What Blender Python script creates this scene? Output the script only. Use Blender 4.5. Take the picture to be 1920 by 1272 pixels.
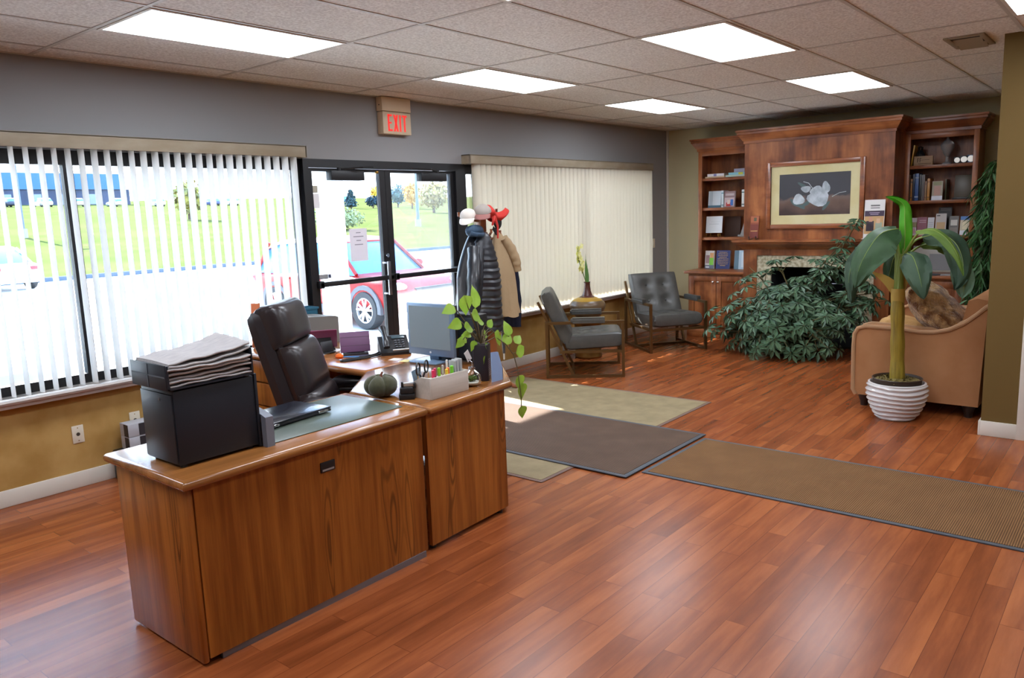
import bpy, bmesh, math, random
from mathutils import Vector, Matrix, Euler, noise as mnoise
sc = bpy.context.scene
for o in list(bpy.data.objects): bpy.data.objects.remove(o)
C = sc.collection
PI = math.pi
rnd = random.Random(7)

# ------------------------------------------------------------------ camera, sky, sun, exposure
cd = bpy.data.cameras.new('camera'); cam = bpy.data.objects.new('camera', cd); C.objects.link(cam)
cam.location = (0, -5.3121, 1.665); cam.rotation_euler = (1.41015, 0.035656, -0.883528)
cd.sensor_fit = 'HORIZONTAL'; cd.sensor_width = 36.0; cd.lens = 1457.8/1920*36.0
cd.clip_start = 0.05; cd.clip_end = 600
sc.camera = cam
vs = sc.view_settings
sc.display_settings.display_device = 'sRGB'
vs.view_transform = 'Standard'; vs.look = 'None'; vs.gamma = 1.0; vs.use_curve_mapping = False
vs.exposure = 1.85
try:
    sc.cycles.max_bounces = 10; sc.cycles.diffuse_bounces = 5; sc.cycles.glossy_bounces = 4
    sc.cycles.transparent_max_bounces = 16; sc.cycles.sample_clamp_indirect = 6.0
    sc.cycles.caustics_reflective = False; sc.cycles.caustics_refractive = False
except Exception: pass
w = bpy.data.worlds.new('sky'); sc.world = w; w.use_nodes = True
nt = w.node_tree; nt.nodes.clear()
bgn = nt.nodes.new('ShaderNodeBackground'); on_ = nt.nodes.new('ShaderNodeOutputWorld')
tc = nt.nodes.new('ShaderNodeTexCoord'); sx = nt.nodes.new('ShaderNodeSeparateXYZ'); cr = nt.nodes.new('ShaderNodeValToRGB')
nt.links.new(tc.outputs['Generated'], sx.inputs[0]); nt.links.new(sx.outputs['Z'], cr.inputs[0]); nt.links.new(cr.outputs[0], bgn.inputs[0])
cr.color_ramp.elements[0].position = 0.0; cr.color_ramp.elements[0].color = (.88, .95, 1, 1)
cr.color_ramp.elements[1].position = 0.5; cr.color_ramp.elements[1].color = (0.42, 0.68, 1, 1)
bgn.inputs[1].default_value = 2.5
nt.links.new(bgn.outputs[0], on_.inputs[0])
sd = bpy.data.lights.new('sun', 'SUN'); sun = bpy.data.objects.new('sun', sd); C.objects.link(sun)
sd.energy = 14; sd.angle = math.radians(0.55); sd.color = (1, 0.97, 0.93)
sun.rotation_euler = Vector((-0.12, -1.0, -0.62)).to_track_quat('-Z', 'Y').to_euler()
sun.location = (8, 12, 9)
LAMP = 4.3          # radiance of the ceiling troffers

# ------------------------------------------------------------------ helpers
def lin(c):
    if isinstance(c, str): c = tuple(int(c[i:i+2], 16) for i in (0, 2, 4))
    return tuple((v/255/12.92 if v/255 <= .04045 else ((v/255+.055)/1.055)**2.4) for v in c)
MATS = {}
def mat(name, col, rough=.5, metal=0., spec=.5, var=None, bump=None, emis=None, coat=0., sub=None, alpha=None, trans=None, sheen=0.):
    if name in MATS: return MATS[name]
    m = bpy.data.materials.new(name); m.use_nodes = True; n = m.node_tree.nodes; l = m.node_tree.links
    b = n['Principled BSDF']; c = lin(col)
    b.inputs['Base Color'].default_value = (*c, 1); b.inputs['Roughness'].default_value = rough
    b.inputs['Metallic'].default_value = metal; b.inputs['Specular IOR Level'].default_value = spec
    if coat: b.inputs['Coat Weight'].default_value = coat; b.inputs['Coat Roughness'].default_value = .08
    if sheen: b.inputs['Sheen Weight'].default_value = sheen
    if trans: b.inputs['Transmission Weight'].default_value = trans
    if emis:
        b.inputs['Emission Color'].default_value = (*lin(emis[0]), 1); b.inputs['Emission Strength'].default_value = emis[1]
    t = None
    if var or bump: t = n.new('ShaderNodeTexCoord')
    if var:   # (scale, second colour, detail, (stretch))
        mp = n.new('ShaderNodeMapping'); l.new(t.outputs['Object'], mp.inputs[0])
        if len(var) > 3: mp.inputs['Scale'].default_value = var[3]
        nz = n.new('ShaderNodeTexNoise'); nz.inputs['Scale'].default_value = var[0]; nz.inputs['Detail'].default_value = var[2] if len(var) > 2 else 3
        l.new(mp.outputs[0], nz.inputs['Vector'])
        r = n.new('ShaderNodeValToRGB'); r.color_ramp.elements[0].position = .35; r.color_ramp.elements[1].position = .65
        r.color_ramp.elements[0].color = (*c, 1); r.color_ramp.elements[1].color = (*lin(var[1]), 1)
        l.new(nz.outputs['Fac'], r.inputs[0]); l.new(r.outputs[0], b.inputs['Base Color'])
    if bump:  # (scale, strength, distance)
        nz = n.new('ShaderNodeTexNoise'); nz.inputs['Scale'].default_value = bump[0]; nz.inputs['Detail'].default_value = 4
        l.new(t.outputs['Object'], nz.inputs['Vector'])
        bp = n.new('ShaderNodeBump'); bp.inputs['Strength'].default_value = bump[1]; bp.inputs['Distance'].default_value = bump[2] if len(bump) > 2 else .01
        l.new(nz.outputs['Fac'], bp.inputs['Height']); l.new(bp.outputs[0], b.inputs['Normal'])
    MATS[name] = m; return m

def wood(name, dark, light, axis='z', scale=6., stretch=.06, rough=.35, rings=0., coat=0., knots=None, spec=.5, cath=None):
    if name in MATS: return MATS[name]
    m = bpy.data.materials.new(name); m.use_nodes = True; n = m.node_tree.nodes; l = m.node_tree.links
    b = n['Principled BSDF']; b.inputs['Roughness'].default_value = rough; b.inputs['Specular IOR Level'].default_value = spec
    if coat: b.inputs['Coat Weight'].default_value = coat; b.inputs['Coat Roughness'].default_value = .12
    t = n.new('ShaderNodeTexCoord'); mp = n.new('ShaderNodeMapping'); l.new(t.outputs['Object'], mp.inputs[0])
    s = [1, 1, 1]; s['xyz'.index(axis)] = stretch; mp.inputs['Scale'].default_value = s
    nz = n.new('ShaderNodeTexNoise'); nz.inputs['Scale'].default_value = scale; nz.inputs['Detail'].default_value = 6; nz.inputs['Roughness'].default_value = .65
    l.new(mp.outputs[0], nz.inputs['Vector'])
    r = n.new('ShaderNodeValToRGB'); r.color_ramp.elements[0].position = .34; r.color_ramp.elements[1].position = .64
    r.color_ramp.elements[0].color = (*lin(dark), 1); r.color_ramp.elements[1].color = (*lin(light), 1)
    if rings:
        wv = n.new('ShaderNodeTexWave'); wv.wave_type = 'RINGS'; wv.inputs['Scale'].default_value = 2.2; wv.inputs['Distortion'].default_value = 9
        wv.inputs['Detail'].default_value = 2; wv.inputs['Detail Scale'].default_value = 1.2
        l.new(mp.outputs[0], wv.inputs['Vector'])
        mx = n.new('ShaderNodeMix'); mx.data_type = 'FLOAT'; mx.inputs[0].default_value = rings
        l.new(nz.outputs['Fac'], mx.inputs[2]); l.new(wv.outputs['Fac'], mx.inputs[3]); l.new(mx.outputs[0], r.inputs[0])
    else: l.new(nz.outputs['Fac'], r.inputs[0])
    if cath:   # arched growth rings in narrow vertical strips
        ns = n.new('ShaderNodeTexNoise'); ns.inputs['Scale'].default_value = 1.6; ns.inputs['Detail'].default_value = 1
        m3 = n.new('ShaderNodeMapping'); m3.inputs['Scale'].default_value = (4.2, 4.2, .5); l.new(t.outputs['Object'], m3.inputs[0]); l.new(m3.outputs[0], ns.inputs['Vector'])
        sn = n.new('ShaderNodeMath'); sn.operation = 'MULTIPLY'; sn.inputs[1].default_value = 150; l.new(ns.outputs['Fac'], sn.inputs[0])
        si = n.new('ShaderNodeMath'); si.operation = 'SINE'; l.new(sn.outputs[0], si.inputs[0])
        mk = n.new('ShaderNodeMapRange'); mk.inputs[1].default_value = .56; mk.inputs[2].default_value = .66; l.new(ns.outputs['Fac'], mk.inputs[0])
        pr_ = n.new('ShaderNodeMath'); pr_.operation = 'MULTIPLY'; l.new(si.outputs[0], pr_.inputs[0]); l.new(mk.outputs[0], pr_.inputs[1])
        rc3 = n.new('ShaderNodeMapRange'); rc3.inputs[1].default_value = 0; rc3.inputs[2].default_value = 1; rc3.inputs[4].default_value = cath; l.new(pr_.outputs[0], rc3.inputs[0])
        mc = n.new('ShaderNodeMix'); mc.data_type = 'RGBA'; l.new(rc3.outputs[0], mc.inputs[0]); l.new(r.outputs[0], mc.inputs[6]); mc.inputs[7].default_value = (*[v*.35 for v in lin(dark)], 1); r = mc
        l.new(mc.outputs[2], b.inputs['Base Color']); MATS[name] = m; return m
    if knots:
        n2 = n.new('ShaderNodeTexNoise'); n2.inputs['Scale'].default_value = 3.5; n2.inputs['Detail'].default_value = 3; l.new(t.outputs['Object'], n2.inputs['Vector'])
        r2 = n.new('ShaderNodeValToRGB'); r2.color_ramp.elements[0].position = .36; r2.color_ramp.elements[1].position = .52
        r2.color_ramp.elements[0].color = (*lin(knots), 1); r2.color_ramp.elements[1].color = (1, 1, 1, 1)
        mm = n.new('ShaderNodeMix'); mm.data_type = 'RGBA'; mm.blend_type = 'MULTIPLY'; mm.inputs[0].default_value = .8
        l.new(n2.outputs['Fac'], r2.inputs[0]); l.new(r.outputs[0], mm.inputs[6]); l.new(r2.outputs[0], mm.inputs[7]); l.new(mm.outputs[2], b.inputs['Base Color'])
    else: l.new(r.outputs[0], b.inputs['Base Color'])
    MATS[name] = m; return m

class M:
    """gathers shapes; build() links them as ONE mesh object"""
    def __init__(s, o=None):
        s.bm = bmesh.new(); s.o = Vector(o.location) if hasattr(o, 'location') else (Vector(o) if o else Vector((0, 0, 0)))
    def _v(s, p): return s.bm.verts.new(Vector(p) - s.o)
    def _f(s, vs, m=0, sm=False):
        try: f = s.bm.faces.new(vs)
        except ValueError: return None
        f.material_index = m; f.smooth = sm; return f
    def box(s, x0, x1, y0, y1, z0, z1, bev=0., m=0, seg=2, R=None, piv=None):
        x0, x1 = sorted((x0, x1)); y0, y1 = sorted((y0, y1)); z0, z1 = sorted((z0, z1))
        ps = [Vector((x, y, z)) for x in (x0, x1) for y in (y0, y1) for z in (z0, z1)]
        if R is not None:
            pv = Vector(piv) if piv else Vector(((x0+x1)/2, (y0+y1)/2, (z0+z1)/2)); ps = [pv + R @ (p-pv) for p in ps]
        v = [s._v(p) for p in ps]
        fs = [s._f([v[i] for i in q], m) for q in ((0, 1, 3, 2), (4, 6, 7, 5), (0, 4, 5, 1), (2, 3, 7, 6), (0, 2, 6, 4), (1, 5, 7, 3))]
        if bev:
            es = list({e for f in fs for e in f.edges})
            r = bmesh.ops.bevel(s.bm, geom=es, offset=bev, segments=seg, profile=.5, affect='EDGES', clamp_overlap=True)
            for f in r['faces']: f.material_index = m; f.smooth = True
        return s
    def tube(s, pts, r, n=8, m=0, caps=True, sq=False):
        pts = [Vector(p) for p in pts]; k = len(pts); rs = r if isinstance(r, (list, tuple)) else [r]*k
        rings = []; up = None
        for i, p in enumerate(pts):
            t = (pts[min(i+1, k-1)] - pts[max(i-1, 0)]).normalized()
            if up is None: up = Vector((0, 0, 1)) if abs(t.z) < .9 else Vector((0, 1, 0))
            a = t.cross(up)
            if a.length < 1e-4: a = t.cross(Vector((1, .1, 0)))
            a.normalize(); b = a.cross(t).normalized(); up = b
            off = PI/4 if sq else 0; q = 1.414 if sq else 1
            rings.append([s._v(p + (a*math.cos(2*PI*j/n+off) + b*math.sin(2*PI*j/n+off))*rs[i]*q) for j in range(n)])
        for i in range(k-1):
            for j in range(n):
                s._f([rings[i][j], rings[i][(j+1) % n], rings[i+1][(j+1) % n], rings[i+1][j]], m, not sq)
        if caps: s._f(list(reversed(rings[0])), m); s._f(rings[-1], m)
        return s
    def bar(s, p0, p1, w, m=0): return s.tube([p0, p1], w/2, 4, m, True, True)
    def lathe(s, prof, c=(0, 0, 0), n=32, m=0, sx=1, sy=1, f=None):
        rings = []
        for (r, z) in prof:
            if r < 1e-5: rings.append([s._v((c[0], c[1], c[2]+z))])
            else:
                ring = []
                for j in range(n):
                    a = 2*PI*j/n; rr = r; zz = z
                    if f: rr, zz = f(r, z, a)
                    ring.append(s._v((c[0]+rr*sx*math.cos(a), c[1]+rr*sy*math.sin(a), c[2]+zz)))
                rings.append(ring)
        for a, b in zip(rings, rings[1:]):
            for j in range(n):
                k = (j+1) % n
                if len(a) == 1 and len(b) == 1: continue
                if len(a) == 1: s._f([a[0], b[k], b[j]], m, True)
                elif len(b) == 1: s._f([a[j], a[k], b[0]], m, True)
                else: s._f([a[j], a[k], b[k], b[j]], m, True)
        return s
    def cyl(s, p, r, h, n=24, m=0, axis='z', r2=None):
        d = {'x': (h, 0, 0), 'y': (0, h, 0), 'z': (0, 0, h)}[axis]; p = Vector(p)
        return s.tube([p, p+Vector(d)], [r, r2 if r2 is not None else r], n, m)
    def prism(s, poly, axis, a, b, m=0, sm=False):
        def P(u, v, t): return {'x': (t, u, v), 'y': (u, t, v), 'z': (u, v, t)}[axis]
        A = [s._v(P(u, v, a)) for u, v in poly]; B = [s._v(P(u, v, b)) for u, v in poly]; k = len(poly)
        s._f(list(reversed(A)), m); s._f(B, m)
        for i in range(k): s._f([A[i], A[(i+1) % k], B[(i+1) % k], B[i]], m, sm)
        return s
    def ball(s, c, r, nu=16, nv=10, m=0, f=None):
        r = (r, r, r) if not isinstance(r, (list, tuple)) else r; c = Vector(c); rows = []
        for i in range(nv+1):
            th = PI*i/nv
            row = []
            for j in range(nu if 0 < i < nv else 1):
                ph = 2*PI*j/nu; d = Vector((math.sin(th)*math.cos(ph), math.sin(th)*math.sin(ph), math.cos(th)))
                k = f(d) if f else 1
                row.append(s._v(c + Vector((d.x*r[0], d.y*r[1], d.z*r[2]))*k))
            rows.append(row)
        for a, b in zip(rows, rows[1:]):
            for j in range(nu):
                q = (j+1) % nu
                if len(a) == 1: s._f([a[0], b[j], b[q]], m, True)
                elif len(b) == 1: s._f([a[j], b[0], a[q]], m, True)
                else: s._f([a[j], b[j], b[q], a[q]], m, True)
        return s
    def sheet(s, fn, nu, nv, m=0, closed=False, mf=None):
        g = [[s._v(fn(i/nu, j/nv)) for j in range(nv+1)] for i in range(nu+1)]
        for i in range(nu):
            for j in range(nv):
                s._f([g[i][j], g[i+1][j], g[i+1][j+1], g[i][j+1]], mf((i+.5)/nu, (j+.5)/nv) if mf else m, True)
        return s
    def loft(s, rings, m=0, sm=True, caps=True):
        R = [[s._v(p) for p in r] for r in rings]; n = len(R[0])
        for a, b in zip(R, R[1:]):
            for j in range(n): s._f([a[j], a[(j+1) % n], b[(j+1) % n], b[j]], m, sm)
        if caps: s._f(list(reversed(R[0])), m); s._f(R[-1], m)
        return s
    def pillow(s, c, wx, wy, h, n=18, tufts=(), td=.03, tr=.06, m=0, R=None, pw=6, ex=.32, wob=0., seed=0, bottom=1.):
        c = Vector(c)
        def e(u, v): return max(0., (1-abs(u)**pw)*(1-abs(v)**pw))**ex
        def P(u, v, sg):
            z = sg*h/2*e(u, v)*(bottom if sg < 0 else 1)
            if sg > 0:
                for (a, b) in tufts: z -= td*math.exp(-(((u-a)*wx/2)**2+((v-b)*wy/2)**2)/(tr*tr))
            p = Vector((u*wx/2, v*wy/2, z))
            if wob: p += Vector((mnoise.noise(p*9+Vector((seed, 0, 0))), mnoise.noise(p*9+Vector((0, seed, 5))), mnoise.noise(p*9+Vector((3, seed, 9)))))*wob
            return c + (R @ p if R is not None else p)
        def q(t): return math.sin((t-.5)*PI) * .35 + (2*t-1)*.65
        for sg in (1, -1):
            g = [[s._v(P(q(i/n), q(j/n), sg)) for j in range(n+1)] for i in range(n+1)]
            for i in range(n):
                for j in range(n):
                    v = [g[i][j], g[i+1][j], g[i+1][j+1], g[i][j+1]]
                    s._f(v if sg > 0 else v[::-1], m, True)
        return s
    def build(s, name, mats, parent=None, loc=None, rz=0, sharp=35, weld=True):
        if weld: bmesh.ops.remove_doubles(s.bm, verts=s.bm.verts, dist=1e-5)
        bmesh.ops.recalc_face_normals(s.bm, faces=s.bm.faces)
        me = bpy.data.meshes.new(name); s.bm.to_mesh(me); s.bm.free()
        for k in (mats if isinstance(mats, (list, tuple)) else [mats]): me.materials.append(k)
        try: me.set_sharp_from_angle(angle=math.radians(sharp))
        except Exception: pass
        o = bpy.data.objects.new(name, me); C.objects.link(o)
        if parent: o.parent = parent
        elif loc is None: o.location = s.o
        if loc is not None: o.location = loc
        o.rotation_euler = (0, 0, rz)
        return o
def thing(name, label, cat, loc=(0, 0, 0), rz=0, group=None):
    o = bpy.data.objects.new(name, None); C.objects.link(o); o.location = loc; o.rotation_euler = (0, 0, rz); o.empty_display_size = .1
    return tag(o, label, cat, group)
def tag(o, label, cat, group=None):
    o['label'] = label; o['category'] = cat
    if group: o['group'] = group
    return o
def struct(name, m, mats, parent=None):
    o = m.build(name, mats, parent)
    if not parent: o['kind'] = 'structure'
    return o
def dup(root, loc, rz, label, group=None):
    r = root.copy(); C.objects.link(r); r.location = loc; r.rotation_euler = (0, 0, rz); r['label'] = label
    if group: r['group'] = group
    for ch in list(root.children):
        c = ch.copy(); C.objects.link(c); c.parent = r
        for g in list(ch.children):
            d = g.copy(); C.objects.link(d); d.parent = c
    return r
def rotz(a): return Matrix.Rotation(a, 3, 'Z')
def rotx(a): return Matrix.Rotation(a, 3, 'X')
def roty(a): return Matrix.Rotation(a, 3, 'Y')
def face(fx, fy): return math.atan2(-fx, fy)      # yaw that turns local +Y to (fx, fy)

# ------------------------------------------------------------------ shared materials
black_metal = mat('black anodised aluminium', (20, 19, 22), .5, .1)
chrome = mat('chrome', (200, 200, 205), .18, 1.)
brass = mat('brass', (160, 120, 55), .3, 1.)
plastic_black = mat('black plastic', (26, 26, 28), .42)
paper_white = mat('white paper', (235, 233, 235), .8)
page = mat('book pages', (225, 215, 195), .85)
cream_plastic = mat('cream plastic', (214, 204, 184), .45)
white_trim = mat('white trim paint', (214, 208, 196), .4)
def plain(c, r=.5): return mat('paint %s %.2f' % (c if isinstance(c, str) else '%02x%02x%02x' % c, r), c, r)
cherry = wood('cherry cabinet wood', (110, 58, 30), (176, 108, 62), 'z', 7, .1, .38, coat=.1, spec=.35, knots=(176, 150, 138))
cherry_h = wood('cherry cabinet wood level grain', (110, 58, 30), (176, 108, 62), 'y', 7, .1, .38, coat=.1, spec=.35, knots=(176, 150, 138))
oak = wood('brown oak laminate', (124, 66, 20), (168, 102, 40), 'z', 30, .04, .32, rings=.12, coat=.12, cath=.75)
oak_top = wood('brown oak laminate top', (104, 60, 24), (160, 104, 52), 'x', 9, .05, .2, rings=.15, coat=.3)

def glass_mat(name, haze=0., tint=(.95, .97, .98)):
    m = bpy.data.materials.new(name); m.use_nodes = True; n = m.node_tree.nodes; l = m.node_tree.links; n.clear()
    out = n.new('ShaderNodeOutputMaterial'); tr = n.new('ShaderNodeBsdfTransparent'); gl = n.new('ShaderNodeBsdfGlossy'); fr = n.new('ShaderNodeFresnel'); mx = n.new('ShaderNodeMixShader')
    tr.inputs[0].default_value = (*tint, 1); gl.inputs['Roughness'].default_value = .02; fr.inputs[0].default_value = 1.35
    l.new(fr.outputs[0], mx.inputs[0]); l.new(tr.outputs[0], mx.inputs[1]); l.new(gl.outputs[0], mx.inputs[2])
    last = mx
    if haze:
        tl = n.new('ShaderNodeBsdfTranslucent'); tl.inputs[0].default_value = (.9, .92, .95, 1); m2 = n.new('ShaderNodeMixShader')
        nz = n.new('ShaderNodeTexNoise'); nz.inputs['Scale'].default_value = 3; t = n.new('ShaderNodeTexCoord'); l.new(t.outputs['Object'], nz.inputs['Vector'])
        mr = n.new('ShaderNodeMapRange'); mr.inputs[3].default_value = haze*.5; mr.inputs[4].default_value = haze*1.5; l.new(nz.outputs['Fac'], mr.inputs[0]); l.new(mr.outputs[0], m2.inputs[0])
        l.new(mx.outputs[0], m2.inputs[1]); l.new(tl.outputs[0], m2.inputs[2]); last = m2
    l.new(last.outputs[0], out.inputs[0]); MATS[name] = m; return m
pane_glass = glass_mat('window glass')
hazy_glass = glass_mat('dusty door glass', .035)
jar_glass = glass_mat('thin clear glass', 0, (.93, .96, .96))
# ================================================================== ROOM SHELL
CEIL = 2.7048; X0, X1, Y0 = -2.6, 9.9, -9.0; NX, NY = 6.18, -4.45   # room limits; the wall nib beside the sitting alcove
def floor_mat():
    m = bpy.data.materials.new('cherry plank floor'); m.use_nodes = True; n = m.node_tree.nodes; l = m.node_tree.links; b = n['Principled BSDF']
    t = n.new('ShaderNodeTexCoord')
    br = n.new('ShaderNodeTexBrick'); br.inputs['Scale'].default_value = 1; br.inputs['Brick Width'].default_value = 0.93; br.inputs['Row Height'].default_value = .097
    br.inputs['Mortar Size'].default_value = .0012; br.offset = .37; br.offset_frequency = 2; br.inputs['Bias'].default_value = 0
    br.inputs['Color1'].default_value = (0, 0, 0, 1); br.inputs['Color2'].default_value = (1, 1, 1, 1); br.inputs['Mortar'].default_value = (.25, .25, .25, 1)
    l.new(t.outputs['Object'], br.inputs['Vector'])
    mp = n.new('ShaderNodeMapping'); mp.inputs['Scale'].default_value = (.12, 1, 1); l.new(t.outputs['Object'], mp.inputs[0])
    ad = n.new('ShaderNodeVectorMath'); ad.operation = 'MULTIPLY_ADD'; ad.inputs[1].default_value = (7, 7, 7)
    l.new(br.outputs['Color'], ad.inputs[0]); l.new(mp.outputs[0], ad.inputs[2])
    nz = n.new('ShaderNodeTexNoise'); nz.inputs['Scale'].default_value = 9; nz.inputs['Detail'].default_value = 6; nz.inputs['Roughness'].default_value = .6; l.new(ad.outputs[0], nz.inputs['Vector'])
    mx = n.new('ShaderNodeMix'); mx.data_type = 'FLOAT'; mx.inputs[0].default_value = .15; l.new(nz.outputs['Fac'], mx.inputs[2]); l.new(br.outputs['Color'], mx.inputs[3])
    r = n.new('ShaderNodeValToRGB'); e = r.color_ramp.elements; e[0].position = .22; e[0].color = (*lin((98, 46, 20)), 1); e[1].position = .72; e[1].color = (*lin((170, 98, 52)), 1)
    k = e.new(.48); k.color = (*lin((138, 72, 36)), 1)
    l.new(mx.outputs[0], r.inputs[0])
    dk = n.new('ShaderNodeMix'); dk.data_type = 'RGBA'; dk.blend_type = 'MULTIPLY'; l.new(br.outputs['Fac'], dk.inputs[0]); l.new(r.outputs[0], dk.inputs[6]); dk.inputs[7].default_value = (.55, .5, .5, 1)
    l.new(dk.outputs[2], b.inputs['Base Color'])
    b.inputs['Roughness'].default_value = .27; b.inputs['Specular IOR Level'].default_value = .34
    n3 = n.new('ShaderNodeTexNoise'); n3.inputs['Scale'].default_value = 14; n3.inputs['Detail'].default_value = 3; l.new(mp.outputs[0], n3.inputs['Vector'])
    bp = n.new('ShaderNodeBump'); bp.inputs['Strength'].default_value = .06; bp.inputs['Distance'].default_value = .004; l.new(n3.outputs['Fac'], bp.inputs['Height']); l.new(bp.outputs[0], b.inputs['Normal'])
    return m
m = M(); m.box(X0-.15, X1+.15, Y0-.15, .15, -.12, 0); struct('floor', m, floor_mat())
# ceiling tiles + T-bar grid (2 x 4 ft cells)
GX, GY, PX, PY = 1.9496, -.2898, 1.2192, .6096
tile = mat('ceiling tile', (238, 235, 228), .95, 0, .1, var=(70, (206, 200, 192), 5), bump=(150, .35, .006))
m = M(); m.box(X0-.15, X1+.15, Y0-.15, .15, CEIL, CEIL+.1); struct('ceiling', m, tile)
tbar = mat('ceiling grid bar', (190, 184, 174), .5)
m = M()
for i in range(-4, 8):
    x = GX+i*PX
    if X0 < x < X1: m.box(x-.012, x+.012, Y0, 0, CEIL-.004, CEIL+.001)
for j in range(-1, 16):
    y = GY-j*PY
    if Y0 < y < 0: m.box(X0, X1, y-.0115, y+.0115, CEIL-.0035, CEIL+.001)
m.box(X0, X1, -.022, 0, CEIL-.005, CEIL+.001); m.box(X1-.022, X1, NY, 0, CEIL-.005, CEIL+.001)
struct('trim_1', m, tbar)
# troffers: cells (i, j) of the grid; the three beyond the top edge of the photograph light the near floor
lens_m = mat('troffer lens', (240, 245, 255), .4, emis=((236, 244, 255), LAMP))
def light_fixture(i, j, label):
    x0 = GX+i*PX+.014; x1 = x0+PX-.028; y1 = GY-j*PY-.014; y0 = y1-PY+.028
    t = thing('ceiling_light', label, 'ceiling light', ((x0+x1)/2, (y0+y1)/2, CEIL), 0, 'recessed fluorescent ceiling lights')
    m = M(t); d = .02
    for a in ((x0, x1, y0, y0+d), (x0, x1, y1-d, y1), (x0, x0+d, y0+d, y1-d), (x1-d, x1, y0+d, y1-d)): m.box(*a, CEIL-.008, CEIL)
    m.build('frame', white_trim, t)
    m = M(t); m.box(x0+d, x1-d, y0+d, y1-d, CEIL-.005, CEIL); m.build('diffuser', lens_m, t)
light_fixture(0, 1, 'recessed ceiling light panel nearest the big blind window, over the desk')
light_fixture(2, 1, 'recessed ceiling light panel in front of the exit sign and entrance doors')
light_fixture(4, 1, 'recessed ceiling light panel in the far corner near the lounge chairs')
light_fixture(2, 4, 'large recessed ceiling light panel over the brown mats, mid room')
light_fixture(4, 4, 'recessed ceiling light panel closest to the fireplace')
light_fixture(2, 7, 'recessed ceiling light panel cut off by the top corner above the doorway wall')
for (i, j) in ((0, 4), (-2, 4), (-2, 1), (0, 7)):
    light_fixture(i, j, 'recessed ceiling light panel over the near floor on our side of the desk')
# ceiling vent
t = thing('ceiling_vent', 'small beige rectangular air vent in the ceiling near the doorway wall', 'vent', (6.235, -4.24, CEIL))
m = M(t); a = (6.01, 6.46, -4.36, -4.12); d = .035
vent_m = mat('vent paint', (150, 136, 112), .5); dark_hole = mat('dark hollow', (20, 18, 16), .9)
for q in ((a[0], a[1], a[2], a[2]+d), (a[0], a[1], a[3]-d, a[3]), (a[0], a[0]+d, a[2]+d, a[3]-d), (a[1]-d, a[1], a[2]+d, a[3]-d)): m.box(*q, CEIL-.012, CEIL, .003)
m.build('frame', vent_m, t)
m = M(t); m.box(a[0]+d, a[1]-d, a[2]+d, a[3]-d, CEIL-.003, CEIL); m.build('backing', dark_hole, t)
m = M(t)
for k in range(2):
    x = a[0]+d+.1+.19*k; m.box(x-.085, x+.085, a[2]+d, a[3]-d, CEIL-.007, CEIL-.005, R=roty(.25))
m.build('louver', vent_m, t)

# window wall: grey above, ochre faux finish below the sills
grey_wall = mat('grey wall paint', (144, 143, 144), .75, 0, .3, bump=(90, .05, .004))
ochre = mat('ochre sponged wall paint', (164, 126, 66), .7, 0, .3, var=(4.5, (184, 148, 88), 5), bump=(60, .05, .004))
olive = mat('olive wall paint', (194, 184, 148), .75, 0, .3, bump=(90, .05, .004))
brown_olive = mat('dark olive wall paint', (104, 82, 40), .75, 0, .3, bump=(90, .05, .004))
SILL1, SILL2, HEAD = .645, .6, 2.156
W1 = (.35, 3.86); DR = (3.86, 5.76); W2 = (5.76, 9.42)
m = M(); T = .15
def wl(x0, x1, z0, z1, k): m.box(x0, x1, 0, T, z0, z1, m=k)
T = .08
wl(X0-.15, X1+.15, HEAD, CEIL, 0); T = .08
wl(X0-T, W1[0], SILL1, HEAD, 0); wl(X0-T, W1[1], 0, SILL1, 1)
wl(W2[0], X1+T, 0, SILL2, 1); wl(W2[1], X1+T, SILL2, HEAD, 0)
struct('wall_window', m, [grey_wall, ochre])
T = .15; m = M()
for q in ((X0-T, X1+T, HEAD, CEIL), (X0-T, W1[0], SILL1, HEAD), (X0-T, W1[1], 0, SILL1), (W2[0], X1+T, 0, SILL2), (W2[1], X1+T, SILL2, HEAD)): m.box(q[0], q[1], .08, T, q[2], q[3])
struct('wall_outside', m, mat('pale grey masonry', (170, 174, 180), .9))
m = M(); m.box(X1, X1+T, NY-T, 0, 0, CEIL); struct('wall_fireplace', m, olive)
m = M(); m.box(NX, X1, NY-T, NY, 0, CEIL); struct('wall_alcove', m, brown_olive)
m = M(); m.box(NX, NX+T, -4.76, NY-T, 0, CEIL); m.box(NX, NX+T, Y0-T, -5.68, 0, CEIL); m.box(NX, NX+T, -5.68, -4.76, 2.09, CEIL); struct('wall_doorway', m, brown_olive)
pale_wall = mat('pale wall paint', (222, 212, 196), .7, 0, .3)
m = M(); m.box(X0-T, NX, Y0-T, Y0, 0, CEIL); struct('wall_back', m, pale_wall)
m = M(); m.box(X0-T, X0, Y0, 0, 0, CEIL); struct('wall_left', m, pale_wall)
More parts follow.
